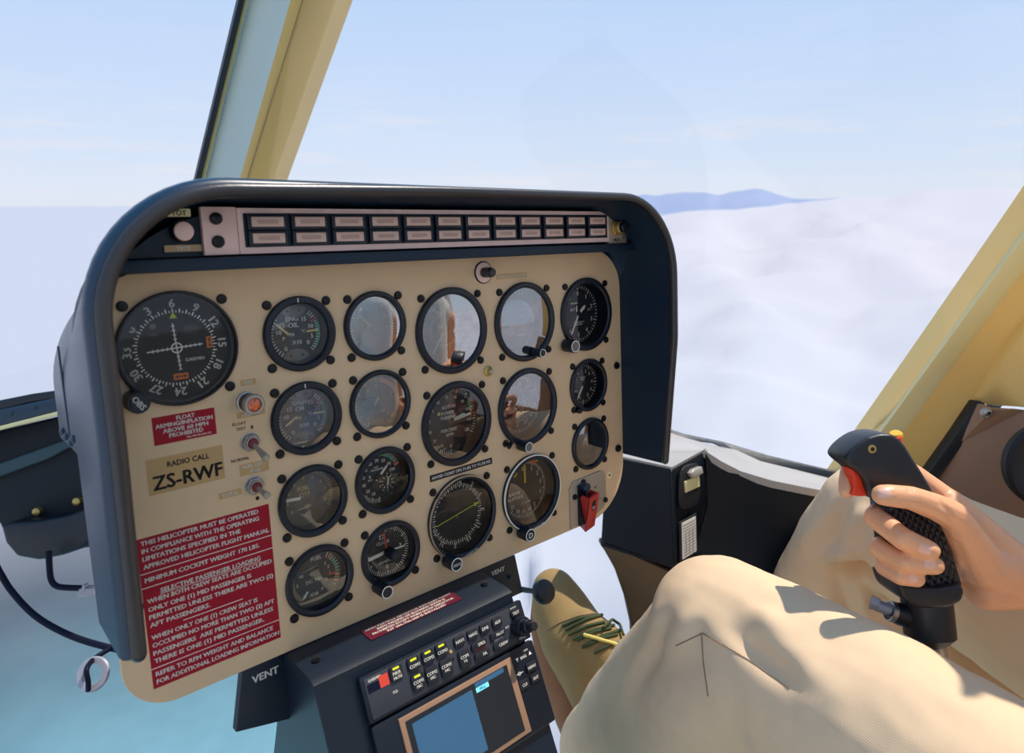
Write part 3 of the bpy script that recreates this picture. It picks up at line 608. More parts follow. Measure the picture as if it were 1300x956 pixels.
for s in (-1, 1):
    b.add([(s * 8, 3, 10), (s * 8, -48, 10), (s * 8, -44, -6), (s * 8, -12, -8), (s * 8, 0, -2), (s * 6.4, 3, 10), (s * 6.4, -48, 10), (s * 6.4, -44, -6), (s * 6.4, -12, -8), (s * 6.4, 0, -2)],
          [(0, 1, 2, 3, 4), (9, 8, 7, 6, 5), (0, 5, 6, 1), (1, 6, 7, 2), (2, 7, 8, 3), (3, 8, 9, 4), (4, 9, 5, 0)], 'redswitch', Tg)
b.rbox(-3, 3, -18, -3, 10.5, 10.6, 'slot', 2.6, T=Tg); b.lathe([(2.4, 10.4), (2, 11.4)], 'steel', (0, -14, 0), 14, Tg, cap1=True)
b.lathe([(1.2, 10.6), (1.2, 10.8)], 'darkred', (3.5, -36, 0), 12, Tg, cap1=True); b.build('guard', rt)
screws(rt, [], 3)
for x, y in ((-24, 10), (28.5, -8), (-9, 24)):
    o = screw_mb(3.4, 2.4).build('screw', rt); o.location = (x * .001, y * .001, .0024)
b = MB(); b.text('OFF', 2.2, 'greycap', 12, 12, 2.5); b.text('FUEL', 2.2, 'greycap', 15, 0, 2.5); b.text('VALVE', 2.2, 'greycap', 16, -4, 2.5); b.build('plate_lettering', rt)

# ---------------------------------------------------------------- shroud
def arch(xl, xr, yt, yb_l, yb_r, rad, n=16):
    p = [(xl, yb_l)]
    for i in range(n + 1): a = PI - PI / 2 * i / n; p.append((xl + rad + rad * math.cos(a), yt - rad + rad * math.sin(a)))
    for i in range(n + 1): a = PI / 2 - PI / 2 * i / n; p.append((xr - rad + rad * math.cos(a), yt - rad + rad * math.sin(a)))
    p.append((xr, yb_r)); return p
def resamp(p, K):
    p = [Vector(q) for q in p]; L = [0]
    for i in range(1, len(p)): L.append(L[-1] + (p[i] - p[i - 1]).length)
    out = []; j = 0
    for k in range(K):
        s = L[-1] * k / (K - 1)
        while j < len(p) - 2 and L[j + 1] < s: j += 1
        out.append(p[j].lerp(p[j + 1], (s - L[j]) / max(1e-9, L[j + 1] - L[j])))
    return out
def loft(b, rings, m, close=False):
    n = len(rings[0]); vs = [v for r in rings for v in r]; fs = []
    for j in range(len(rings) - 1):
        for i in range(n if close else n - 1): i2 = (i + 1) % n; fs.append((j * n + i, j * n + i2, (j + 1) * n + i2, (j + 1) * n + i))
    b.add(vs, fs, m)
def smooth01(t):
    t = max(0, min(1, t)); return t * t * (3 - 2 * t)
sh = root('glareshield', 'dark blue hood arching over and down both sides of the instrument panel', 'hood', PT(0, 0, 0))
K = 110
def ring3(z, inset, yt=214, yb=-100, rad=88, dy=0):
    p = resamp(arch(-312 + inset, 254 - inset, yt - inset, yb, yb, rad - inset), K); return [Vector((q.x, q.y, z)) for q in p]
def sidez(v, z):          # front edge sweeps back towards the bottom of both cheeks
    y = v.y
    return z - max(0, (60 - y)) * .10
def front(inset, z, ybL=-78, ybR=-88):
    out = []
    for v in resamp(arch(-312 + inset, 254 - inset, 214 - inset, ybL, ybR, 88 - inset), K):
        out.append(Vector((v.x, v.y, sidez(v, z))))
    return out
def rear(inset, z, yb=-100): return [Vector((v.x, v.y, z)) for v in resamp(arch(-312 + inset, 254 - inset, 214 - inset, yb, yb, 88 - inset), K)]
def hring(inset, z, yt, rad, ybL, ybR, sweep=False):
    out = []
    for v in resamp(arch(-312 + inset, 254 - inset, yt - inset, ybL, ybR, rad - inset), K): out.append(Vector((v.x, v.y, sidez(v, z) if sweep else z)))
    return out
b = MB()
loft(b, [hring(7, 78, 218, 88, -80, -88, True), hring(3.4, 77, 218, 88, -80, -88, True), hring(1, 74.5, 218, 88, -80, -88, True), hring(0, 69, 218, 88, -80, -88, True), hring(0, 20, 206, 104, -80, -88), hring(0, -4, 196, 108, -80, -88)], 'shroud')
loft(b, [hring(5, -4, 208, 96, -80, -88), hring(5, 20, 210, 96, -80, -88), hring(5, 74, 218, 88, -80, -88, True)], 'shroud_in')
b.build('hood_shell', sh, smooth=60)
b = MB(); fa = hring(9.6, 77, 218, 88, -78, -84, True); fb = hring(5, 77, 218, 88, -78, -84, True)
f1 = [p_.lerp(q_, smooth01((q_.x + 312) / 300)) for p_, q_ in zip(fa, fb)]
rr_ = [5 - .9 * smooth01((v.x + 312) / 300) for v in f1]
b.tube([v + Vector((3.2 if v.x < -290 else 0, 0, 0)) * 0 for v in f1], rr_, 'rimrub', 16)
for e, r_ in ((f1[0], rr_[0]), (f1[-1], rr_[-1])):
    b.lathe([(r_, 0), (r_ * .9, -r_ * .42), (r_ * .67, -r_ * .78), (r_ * .35, -r_ * .97), (.01, -r_)], 'rimrub', n=20, T=Matrix.Translation(e) @ Matrix.Rotation(-PI / 2, 4, 'X'))
b.build('rubber_edge', sh, smooth=60)
b = MB(); loft(b, [[Vector((v.x, v.y, -3.6)) for v in hring(3, 0, 200, 100, -80, -88)], [Vector((v.x * .9 - 3, v.y * .84, -3.8)) for v in hring(3, 0, 200, 100, -80, -88)]], 'shroud_in'); b.build('recess_liner', sh)
b = MB(); rings = []
for z, ins, yt, rad, yb in ((-3, .4, 196, 108, 40), (-40, .4, 184, 100, 40), (-80, 1, 168, 92, 38), (-96, 5, 156, 86, 36), (-106, 14, 142, 80, 34), (-113, 30, 126, 78, 33), (-117, 60, 110, 74, 32)):
    rings.append([Vector((v.x, v.y, z)) for v in resamp(arch(-312 + ins, 254 - ins, yt, yb, yb, min(rad, yt - yb - 4)), K)])
loft(b, rings, 'shroud')
last = rings[-1]; b.add([tuple(v) for v in last], [tuple(range(len(last)))], 'shroud')
b.add([tuple(v) for v in [r[0] for r in rings] + [r[-1] for r in rings][::-1]], [tuple(range(2 * len(rings)))], 'shroud')
b.build('rear_shell', sh, smooth=50)
b = MB(); b.tube([(-311.8, 112 - k * 10, -28) for k in range(0, 8)], .7, 'shroud', 8); b.build('seam', sh)
for k, (zz, yy) in enumerate(((-56, 47), (-40, 46), (-24, 45), (-10, 50))):
    c = MB(); c.lathe([(3, 0), (2.8, 1.4), (1.6, 2.4), (.01, 2.8)], 'shroud', n=14, T=Matrix.Translation((-311.6, yy, zz)) @ Matrix.Rotation(-PI / 2, 4, 'Y')); c.build('rivet', sh)
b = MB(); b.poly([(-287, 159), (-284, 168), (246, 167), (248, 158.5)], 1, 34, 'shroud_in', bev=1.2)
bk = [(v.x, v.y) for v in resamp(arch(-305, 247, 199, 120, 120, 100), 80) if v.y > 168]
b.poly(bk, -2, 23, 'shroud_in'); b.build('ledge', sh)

# caution light strip
ap = root('annunciator_strip', 'pinkish metal strip of two rows of rectangular caution lights under the hood', 'warning light strip', PT(0, 0, 24))
X0, X1 = -203, 191
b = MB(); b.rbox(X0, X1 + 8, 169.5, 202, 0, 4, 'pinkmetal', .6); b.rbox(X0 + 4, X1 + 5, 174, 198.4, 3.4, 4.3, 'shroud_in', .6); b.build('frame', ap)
pitch = (X1 - X0 - 2) / 12; cell = None
for r_ in range(2):
    for c_ in range(12):
        xx = X0 + 6 + pitch * c_; yy = 174.6 + 11.8 * (1 - r_)
        if cell is None:
            q = MB(); q.rbox(0, pitch - 4, 0, 11.2, 0, 3.4, 'black', .8, .5); q.rbox(2.6, pitch - 6.2, 2.1, 9.2, 3, 3.9, 'lamprow', .3, .2); q.rbox(6.5, pitch - 10.2, 4.2, 7.2, 3.5, 3.98, 'lampsmear', 1.4)
            cell = q.build('caution_light', ap); o = cell
        else: o = bpy.data.objects.new('caution_light', cell.data); COL.objects.link(o); o.parent = ap
        o.location = (xx * .001, yy * .001, .0042)
bp_ = root('bracket_plate', 'bare pinkish metal plate with two dark screws at the left end of the caution lights', 'plate', PT(-216, 186, 24))
b = MB(); b.rbox(-11.5, 12.4, -16.6, 16.6, 0, 4.6, 'pinkmetal', .6, .3); b.build('plate', bp_)
for yy in (8.5, -7.5):
    o = screw_mb(4.4, 3).build('screw', bp_); o.location = (-.002, yy * .001, .0046)
cp = root('caution_test_plate', 'metal plate lettered CAUTION with a push knob, right end of the caution lights', 'switch', PT(212, 184.6, 24))
b = MB(); b.rbox(-13, 17, -17, 16.6, 0, 4, 'platemetal', .6, .3); b.text('CAUTION', 2.8, 'white', 0, 13.6, 4.1, w=18); b.text('PRESS', 2.8, 'ink', 0, -13.4, 4.1); b.build('plate', cp)
b = MB(); b.lathe([(8, 4), (8, 6), (6.6, 6.6), (6.6, 12), (5.6, 13)], 'brass', (-1, 0, 0), 24); b.lathe([(5.4, 10), (5.4, 17), (4.6, 18)], 'black', (-1, 0, 0), 20, cap1=True); b.build('push_knob', cp)
for x, y in ((10, 8), (11, -9)):
    o = MB().lathe([(3.6, 0), (3.4, 1.6), (2, 2)], 'steel', n=16, cap1=True).build('screw', cp); o.location = (x * .001, y * .001, .004)
tt = root('temperature_test_button', 'round pale button lettered TOT at the top left corner under the hood', 'button', PT(-240, 186, 24))
b = MB(); b.lathe([(7.6, 0), (7.6, 4), (6.8, 6)], 'black', n=28); b.lathe([(6.6, 5), (6.2, 6.6), (4.6, 7.2)], 'pinkmetal', n=28, cap1=True); b.build('cap', tt)
b = MB(); b.rbox(-8, 7, 10, 15.4, 0, .6, 'postpale', .4); b.text('TOT', 3.4, 'ink', -.5, 12.7, .7); b.rbox(-12, 12, -13.6, -9, 0, .6, 'tape', .4); b.text('TEST', 3, 'white', 0, -11.3, .7); b.build('label_tape', tt)

# ---------------------------------------------------------------- centre console
cs = root('centre_console', 'black centre pedestal sloping down below the instrument panel', 'console', PT(0, 0, 0))
CX0, CX1 = -186, 18
dn = Vector((0, -.923, .385)); cr = Vector((0, -160.4, 48))
def cpt(x, t): return Vector((x, 0, 0)) + cr + dn * t
b = MB(); prof = [(-157.6, -2), (-157.8, 2)] + [(-160.4 + .6, 44), (-162.5, 51)] + [(cr.y + dn.y * t, cr.z + dn.z * t) for t in (8, 120, 330)] + [(-470, -40), (-300, -60)]
n = len(prof); vs = [(CX0, y, z) for y, z in prof] + [(CX1, y, z) for y, z in prof]
fs = [(i, (i + 1) % n, n + (i + 1) % n, n + i) for i in range(n)] + [tuple(range(n))[::-1], tuple(range(n, 2 * n))]
b.add(vs, fs, 'console'); b.build('pedestal_body', cs, smooth=25)
for x, zz in ((CX0 + 14, 26), (CX1 - 14, 26)):
    o = screw_mb(3.6, 2).build('screw', cs); o.matrix_world = W @ Matrix.Translation(Vector((x, -158.8, zz)) * .001) @ Matrix.Rotation(-PI / 2, 4, 'X')
TS1 = W @ Matrix.Translation(Vector((0, -157.3, 0)) * .001) @ Matrix.Rotation(-math.radians(90 - 2.73), 4, 'X')     # local x right, y towards panel, z up
b = MB(); b.rbox(-125, -28, -32.6, -14.6, 0, .5, 'maroon', .3)
for i, (t, w) in enumerate((('WITH PARTICLE SEPARATOR INSTALLED FLIGHT', 92), ('INTO FALLING OR BLOWING SNOW IS', 72), ('PROHIBITED EXCEPT WHEN SNOW DEFLECTOR', 86), ('KIT 206-706-208 IS INSTALLED', 62))):
    b.text(t, 2.7, 'white', -76.5, -17.4 - i * 4.2, .6, w=w)
tag(b.build('snow_placard', None, TS1), 'narrow maroon placard about blowing snow on top of the black console', 'placard')
S2 = W @ Matrix(((1, 0, 0, .0217), (0, .923, .385, -.1715), (0, -.385, .923, .0526), (0, 0, 0, 1)))
# audio panel
au = root('audio_panel', 'black audio panel with rows of lettered buttons across the top of the console', 'radio', S2)
b = MB(); b.rbox(-173, .8, -35.5, 0, .5, 5.4, 'black', 1.5, .5); b.rbox(-170, -15.5, -33.5, -2, 5.2, 6, 'radio', 1, .3)
b.text('GARMIN', 2.2, 'white', -161, -4.8, 6.1); b.rbox(-168.5, -157.5, -14, -7.4, 6, 6.2, 'cable', .2); b.rbox(-157.5, -149, -14, -5, 6, 6.2, 'redm', .2)
b.text('SQL', 2, 'white', -146, -21.5, 6.1)
b.text('CREW ICS', 1.8, 'white', -36, -23, 6.1); b.text('INTERCOM', 1.8, 'redm', -57, -23, 6.1); b.text('ANNUN', 1.5, 'white', -10.4, -3.6, 5.6); b.text('COPLT', 2, 'white', -9, -32, 5.6)
b.text('PLT', 2, 'white', -23, -17, 6.1)
b.lathe([(1.6, 6), (1.4, 6.8)], 'tape', (-87.5, -13.4, 0), 14, cap1=True); b.lathe([(1.5, 6), (1.5, 6.1)], 'slot', (-87.2, -20, 0), 12, cap1=True)
b.build('faceplate', au)
BT = [('MKR', 'MUTE', -141.7, -8.2, 11.6, 11.8, 1), ('COM1', '', -124.7, -8, 11.6, 11.2, 1), ('COM2', '', -110.2, -8, 11.6, 11.2, 1), ('COM3', '', -96, -8, 11.6, 11.2, 1),
      ('COM1', 'MIC', -125, -22.6, 11.6, 13.4, 1), ('COM2', 'MIC', -111, -23.2, 11.6, 14.5, 0), ('COM3', 'MIC', -96, -23.4, 11.6, 14.5, 0),
      ('NAV1', '', -76.9, -8.4, 11, 8.6, 0), ('NAV2', '', -62, -8.4, 11, 8.6, 0), ('DME', '', -47.8, -8.4, 11, 8.6, 0), ('ADF', '', -33.1, -8.4, 11, 8.6, 0), ('TEST', '', -10.2, -8.4, 11.4, 6.4, 0),
      ('COM', '1/2', -76.4, -23.6, 11.4, 15, 0), ('SPKR', '', -58.3, -18.7, 17, 6.2, 0), ('PA', '', -57.6, -27.8, 17, 6.2, 0), ('PILOT', '', -36.2, -18.4, 17, 6.2, 0), ('CREW', '', -35.7, -27.8, 17, 6.2, 0)]
for t1, t2, x, y, w, h, lit in BT:
    b = MB(); b.rbox(x - w / 2, x + w / 2, y - h / 2, y + h / 2, 5.6, 8, 'btn', 2, .6)
    yy = y - (1.6 if lit else 0) + (1.6 if t2 else 0)
    b.text(t1, 2.7 if len(t1) < 5 else 2.5, 'white', x + (2.5 if w > 15 else 0), yy, 8.1)
    if t2: b.text(t2, 2.3, 'white', x, yy - 3.6, 8.1)
    if lit: b.rbox(x - 3, x + 3, y + h / 2 - 3.2, y + h / 2 - 1.4, 8, 8.15, 'ledge', .3)
    b.build('button', au)
knob(au, -11, -21, 9, 16, name='volume_knob'); 
b = MB(); b.lathe([(6, 15.5), (6, 23), (5.2, 24)], 'black', (-11, -21, 0), 28, cap1=True); b.lathe([(4, 24), (4, 31), (3.4, 32)], 'grip', (-11, -21, 0), 24, cap1=True); b.build('inner_knob', au)
# gps
gp = root('gps_receiver', 'black navigation receiver with a colour screen below the audio panel', 'radio', S2)
b = MB(); b.rbox(-173, .8, -112, -38, .5, 5.6, 'black', 2, .6)
b.poly([(-150, -42), (-29, -42), (-29, -108), (-150, -108)], 5.4, 7, 'trimbrown', bev=.8); b.build('faceplate', gp)
b = MB(); b.rbox(-145, -36, -104, -46, 6.8, 7.4, 'sdark', .6); b.rbox(-74, -41, -50.4, -46.6, 7.3, 7.6, 'screen', .2); b.rbox(-74, -60, -54.6, -50.8, 7.3, 7.6, 'scyan', .2); b.text('MSG', 2.6, 'ink', -67, -52.7, 7.7)
b.rbox(-140, -78, -100, -50, 7.3, 7.5, 'screen', .4); b.build('screen', gp)
b = MB(); b.text('CRSR', 1.6, 'white', -10, -43.4, 5.75); b.flat([(-24, -46), (-20.4, -46), (-22.2, -49.6)][::-1], 5.8, 'white'); b.text('RNG', 2.6, 'white', -14.5, -47.8, 5.75); b.flat([(-8, -49), (-4.4, -49), (-6.2, -45.6)], 5.8, 'white'); b.text('D', 3.4, 'white', -23.6, -59.2, 5.75); b.flat([(-27.5, -59.5), (-27.5, -58.9), (-19.5, -58.9), (-19.5, -59.5)][::-1], 5.8, 'white'); b.build('key_legend', gp)
for t, x, y in (('MENU', -9.5, -58.7), ('CLR', -22.5, -69.6), ('ENT', -8.5, -69.2)):
    b = MB(); b.rbox(x - 6, x + 6, y - 4, y + 4, 5.4, 7.4, 'btn', 1.6, .5); b.text(t, 2.5, 'white', x, y, 7.5); b.build('button', gp)
# vent flaps and knob on stalk
def plate_px(name, label, cat, pts, depthoff, T, m, txt=None):
    pass
rt = root('vent_flap', 'black vent flap lettered VENT at the right end of the console top', 'vent', PT(0, 0, 0))
def pzx(px, py, Z):
    o = U0(650, 434, 0); d = U0(px, py, 1) - o; return o + d * ((Z - o.z) / d.z)
b = MB(); q = [pzx(*p, -12) for p in ((600, 726), (654, 705), (664, 752), (620, 772))]; b.poly([(v.x, v.y) for v in q], -18, -12, 'console', bev=.8)
v = pzx(634, 724, -12); b.text('VENT', 5.4, 'white', v.x - 2, v.y, -11.8); b.build('flap', rt)
b = MB(); v = pzx(648, 733, -12); b.lathe([(2.4, -12), (2.2, -9.5)], 'teal', (v.x, v.y, 0), 14, cap1=True); b.build('fastener', rt)
rt = root('vent_flap', 'black vent flap lettered VENT left of the console, under the red loading placard', 'vent', PT(0, 0, 0))
b = MB(); q = [pzx(*p, -6) for p in ((308, 850), (380, 820), (420, 900), (300, 930))]; b.poly([(v.x, v.y) for v in q], -14, -6, 'console', bev=.8)
v = pzx(337, 856, -6); b.text('VENT', 6.4, 'white', v.x, v.y, -5.8); b.build('flap', rt)
rt = root('friction_knob', 'round black knob on a stalk beside the right edge of the console', 'knob', W)
p0 = U0(660, 748, .80); p1 = U0(688, 752, .775); p2 = U0(700, 756, .76)
b = MB(); b.tube([p0, p0.lerp(p1, .5), p1], [3.4, 3, 4.4], 'black', 14); b.build('stalk', rt)
dirn = (U0(650, 434, 0) - p2).normalized() * .75 + Vector((.5, .1, .2)); dirn.normalize()
b = MB(); Tk = Matrix.Translation(p1) @ dirn.to_track_quat('Z', 'Y').to_matrix().to_4x4(); b.lathe([(5, -5), (11, -3), (13.6, 0), (14, 4), (12.6, 8), (9, 9.6)], 'grip', (0, 0, 0), 36, Tk, cap0=True, cap1=True); b.build('head', rt)

# ---------------------------------------------------------------- slabs from real positions
def slab(pts, ext, m, name, parent=None, bevel=0, seg=3, mats2=None, smooth=30):      # pts: world points of the front face; ext: world vector
    pts = [Vector(p) for p in pts]; n = len(pts)
    c = sum(pts, Vector()) / n; nrm = Vector()
    for i in range(n): nrm += (pts[i] - c).cross(pts[(i + 1) % n] - c)
    if nrm.dot(ext) > 0: pts = pts[::-1]
    me = bpy.data.meshes.new(name); bm = bmesh.new()
    a = [bm.verts.new(p) for p in pts]; d = [bm.verts.new(p + ext) for p in pts]
    bm.faces.new(a); bm.faces.new(d[::-1])
    for i in range(n): bm.faces.new((a[i], d[i], d[(i + 1) % n], a[(i + 1) % n]))
    bm.normal_update()
    if bevel:
        bmesh.ops.bevel(bm, geom=bm.edges[:], offset=bevel, segments=seg, affect='EDGES', profile=.5, clamp_overlap=True)
    bmesh.ops.triangulate(bm, faces=[f for f in bm.faces if len(f.verts) > 4])
    bm.to_mesh(me); bm.free(); me.materials.append(M[m]); shade(me, smooth)
    o = bpy.data.objects.new(name, me); COL.objects.link(o)
    if parent: o.parent = parent; o.matrix_parent_inverse = parent.matrix_world.inverted()
    return o
FWD = (W.to_3x3() @ Vector((0, 0, -1))).normalized(); RGT = (W.to_3x3() @ Vector((1, 0, 0))).normalized(); UPW = Vector((0, 0, 1))
CF = (U(650, 434, 1) - CAMP).normalized()
# beam: prism swept between two cross-sections
def beam(name, secs, parts, parent=None):
    # secs: list of stations, each a list of world points; parts: list of (material, i0, i1) strips
    b = MB(); n = len(secs[0])
    for m, i0, i1 in parts:
        vs = []; fs = []
        for s in secs: vs += [s[i] for i in range(i0, i1 + 1)]
        k = i1 - i0 + 1
        for j in range(len(secs) - 1):
            for i in range(k - 1): fs.append((j * k + i, j * k + i + 1, (j + 1) * k + i + 1, (j + 1) * k + i))
        b.add(vs, fs, m)
    return b.build(name, parent, smooth=40, scale=1)
# centre windscreen post
def lerp2(a, b, t): return a[0] + (b[0] - a[0]) * t, a[1] + (b[1] - a[1]) * t
def post(name, label, lines, ts, m_parts, zf, kind):
    secs = []
    for t in ts:
        s = []
        for (bot, top, dz) in lines:
            x, y = lerp2(bot, top, t); s.append(U(x, y, zf(t) + dz))
        s.append(s[-1] + CF * .05); s.append(s[0] + CF * .06); s.append(s[0].copy()); secs.append(s)
    n = len(lines)
    o = beam(name, secs, m_parts + [(m_parts[-1][0], n - 1, n + 2)])
    return tag(o, kind=kind) if kind == 'structure' else o
ln_ = [((247, 222), (300, 0), .0), ((249.5, 222), (303, 0), -.012), ((257, 222), (311, 0), -.012), ((257.6, 222), (311.6, 0), -.004), ((261, 222), (314, 0), -.006), ((263, 222), (318, 0), .0), ((300, 222), (363, 0), -.03), ((306, 222), (369, 0), -.036), ((312, 222), (377, 0), -.037), ((318, 222), (388, 0), -.036), ((320, 222), (390, 0), -.034), ((348, 222), (424, 0), -.012), ((351, 222), (429, 0), -.002)]
o = post('trim_1', None, ln_, [-1.6, -.6, 0, .5, 1, 1.5, 2.2], [('seal', 0, 2), ('postpale', 2, 4), ('postskylit', 4, 7), ('postgold', 7, 12)], lambda t: 1.12 - .16 * t, 'structure')
# post seam line
b = MB(); b.tube([U(*lerp2((315.5, 222), (384, 0), t), 1.12 - .16 * t - .0375) for t in (-1, 0, .5, 1, 1.6)], .0006, 'trimbrown', 6); b.build('seam', None, scale=1).parent = o
# door post right
dl = [((1105, 560), (1300, 290), .02), ((1110, 560), (1306, 292), 0), ((1131, 560), (1322, 302), 0), ((1139, 560), (1330, 304), .008), ((1188, 580), (1382, 330), -.002), ((1196, 581), (1390, 332), -.008), ((1199, 583), (1393, 334), -.002)]
o = post('trim_2', None, dl, [-.55, -.2, 0, .5, 1, 1.6, 2.4], [('postpale', 0, 3), ('postgold2', 3, 4), ('postgold2', 4, 6)], lambda t: 1.0 - .2 * t, 'structure')
# door frame behind post: dark gap + beige inner door
dl2 = [((1190, 590), (1380, 342), .02), ((1203, 585), (1400, 330), .03)]
secs = []
for t in (-.4, 0, .5, 1, 1.6, 2.4):
    s = [U(*lerp2(a, c, t), 1.0 - .2 * t + dz) for a, c, dz in (((1180, 598), (1376, 345), .025), ((1210, 598), (1400, 345), .03), ((1210, 598), (1400, 345), .06))]
    secs.append(s)
o2 = beam('trim_3', secs, [('seal', 0, 2)]); tag(o2, kind='structure')
s1 = [U(x, y, z) for x, y, z in ((1242, 506, .93), (1268, 462, .90), (1300, 420, .86), (1420, 280, .76), (1600, 300, .72), (1600, 540, .75), (1400, 530, .82), (1330, 521, .86), (1300, 517, .88), (1262, 515, .92))]
dpn = slab(s1, CF * .02, 'postgold2', 'door_1', None, .003); tag(dpn, kind='structure')
s1 = [U(x, y, z) for x, y, z in ((1246, 511, .90), (1262, 518, .885), (1300, 521, .865), (1400, 532, .80), (1600, 545, .72), (1600, 1000, .70), (1200, 1000, 1.0), (1140, 680, 1.02), (1178, 612, .97), (1215, 560, .93))]
tp = root('door_trim_panel', 'brown moulded trim panel with a round black speaker at the right edge', 'trim panel', Matrix.Translation(U(1300, 600, .9)))
slab(s1, CF * .02, 'trimbrown', 'panel', tp, .004)
s1 = [U(x, y, z) for x, y, z in ((1243, 508, .905), (1252, 512, .90), (1222, 566, .925), (1188, 612, .955), (1150, 680, 1.0), (1138, 680, 1.005), (1174, 606, .965), (1210, 556, .93))]
slab(s1, CF * .02, 'seal', 'edge_strip', tp, .002)
def disc_at(name, parent, c, nrm, prof, m, n=40):
    b = MB(); T = Matrix.Translation(c) @ nrm.to_track_quat('Z', 'Y').to_matrix().to_4x4(); b.lathe(prof, m, n=n, T=T, cap1=True); o = b.build(name, None, scale=1, smooth=40)
    if parent: o.parent = parent; o.matrix_parent_inverse = parent.matrix_world.inverted()
    return o
c = U(1253, 524, .885); disc_at('screw', tp, c, -CF, [(.0075, -.003), (.0078, 0), (.006, .003), (.003, .0042)], 'steel'); disc_at('screw_slot', tp, c - CF * .0043, -CF, [(.0022, 0), (.002, .0004)], 'slot', 12)
c = U(1336, 592, .80); disc_at('speaker', tp, c, (-CF - RGT * .15).normalized(), [(.050, -.012), (.0525, .002), (.049, .006), (.045, .003), (.02, -.004)], 'rubber')

# left sill, coaming and lower nose structure
zs = 1.02
sl = lambda p, dz=0: [U(x, y, zs + dz) for x, y in p]
o = slab(sl([(-260, 585), (-60, 526), (0, 508), (40, 500), (75, 495), (140, 492), (480, 488), (480, 500), (140, 503), (75, 506), (40, 511), (0, 521), (-60, 540), (-260, 600)]), CF * .03, 'seal', 'trim_4', None, .002); tag(o, kind='structure')
rl = root('windscreen_rail', 'riveted blue rail with a bright metal strip along the lower left windscreen', 'rail', Matrix.Translation(U(0, 530, zs)))
slab(sl([(-260, 596), (-60, 538), (0, 520), (75, 504), (140, 498), (480, 494), (480, 520), (140, 525), (75, 527), (0, 543), (-260, 622)], -.006), CF * .03, 'bluerail', 'rail_plate', rl, .003)
slab(sl([(-260, 622), (0, 541), (75, 522), (140, 518), (480, 514), (480, 518), (140, 522), (75, 527), (0, 546), (-260, 628)], -.012), CF * .01, 'postpale', 'metal_strip', rl, .0008)
for x, y in ((13, 524.5), (43, 517), (-30, 535), (-80, 548)): disc_at('rivet', rl, U(x, y, zs - .006), -CF, [(.004, -.001), (.0038, .001), (.002, .002)], 'bluerail', 14)
ns = root('nose_structure', 'dark angled nose structure behind the hood at the left edge', 'structure', Matrix.Translation(U(50, 620, zs)))
slab(sl([(-260, 628), (0, 546), (75, 528), (140, 522), (480, 515), (480, 640), (140, 690), (104, 697), (78, 705), (48, 711), (20, 706), (6, 690), (0, 668), (-20, 640), (-260, 700)], .02), CF * .05, 'navy2', 'bulkhead', ns, .006)
slab(sl([(-260, 680), (0, 605), (60, 583), (92, 566), (140, 560), (140, 552), (86, 557), (0, 588), (-260, 660)], .01), CF * .012, 'teal', 'stiffener', ns, .003)
slab(sl([(0, 668), (12, 664), (45, 662), (85, 655), (108, 646), (130, 640), (130, 660), (112, 690), (104, 697), (78, 706), (48, 712), (20, 707), (7, 690)], -.02), CF * .04, 'seal', 'lower_cover', ns, .008)
for x, y in ((46, 650), (97, 637)): disc_at('screw', ns, U(x, y, zs - .022 + .035), -CF, [(.0062, -.012), (.006, .001), (.004, .0025)], 'brass', 20)
def wtube(name, pts, r, m, parent=None, n=12, res=6):
    # smooth path through points
    P_ = [Vector(p) for p in pts]; out = []
    for i in range(len(P_) - 1):
        a = P_[max(i - 1, 0)]; b_ = P_[i]; c_ = P_[i + 1]; d = P_[min(i + 2, len(P_) - 1)]
        for k in range(res):
            t = k / res; out.append(.5 * ((2 * b_) + (c_ - a) * t + (2 * a - 5 * b_ + 4 * c_ - d) * t * t + (3 * b_ - a - 3 * c_ + d) * t ** 3))
    out.append(P_[-1]); b = MB(); b.tube(out, r, m, n); o = b.build(name, None, scale=1, smooth=60)
    if parent: o.parent = parent; o.matrix_parent_inverse = parent.matrix_world.inverted()
    return o
pp = root('pipe', 'short dark pipe bent to the right below the nose structure', 'pipe', Matrix.Translation(U(65, 720, .98)))
wtube('tube', [U(62, 700, .98), U(63, 722, .98), U(65, 736, .98), U(71, 743.5, .98), U(84, 746, .98), U(125, 747, .98)], .0042, 'cable', pp)
o = slab([U(x, y, .965) for x, y in ((100, 748), (118, 747), (118, 757), (97, 760))], CF * .012, 'clampg', 'clamp', pp, .001); 
o = slab([U(x, y, .964) for x, y in ((104, 743), (108, 743), (107, 752), (103, 752))], CF * .012, 'clampg', 'clamp', pp, .001)
tag(wtube('cable', [U(-60, 640, .93), U(-20, 690, .93), (U(0, 727, .93)), U(16, 752, .93), U(45, 782, .92), U(85, 805, .91), U(130, 820, .9), U(170, 826, .9), U(215, 815, .87), U(250, 780, .8), U(262, 740, .66)], .0042, 'cable'), 'dark blue cable curving across the sea view at lower left', 'cable')
rg = root('tie_ring', 'pale grey ring with a dark cord through it, bottom left corner', 'ring', Matrix.Translation(U(118, 853, .72)))
b = MB(); T = Matrix.Translation(U(118, 856, .72)) @ (-CF + UPW * .5).normalized().to_track_quat('Z', 'Y').to_matrix().to_4x4(); b.lathe([(.0095, 0), (.0105, .0022), (.016, .0022), (.0175, 0), (.016, -.0022), (.0105, -.0022), (.0095, 0)], 'clampg', n=40, T=T); o = b.build('ring', None, scale=1); o.parent = rg; o.matrix_parent_inverse = rg.matrix_world.inverted()
wtube('cord', [U(205, 770, .62), U(175, 800, .68), U(150, 818, .74), U(132, 828, .74), U(118, 838, .725), U(110, 850, .705), U(112, 866, .705), U(112, 876, .71)], .0026, 'cable', rg)

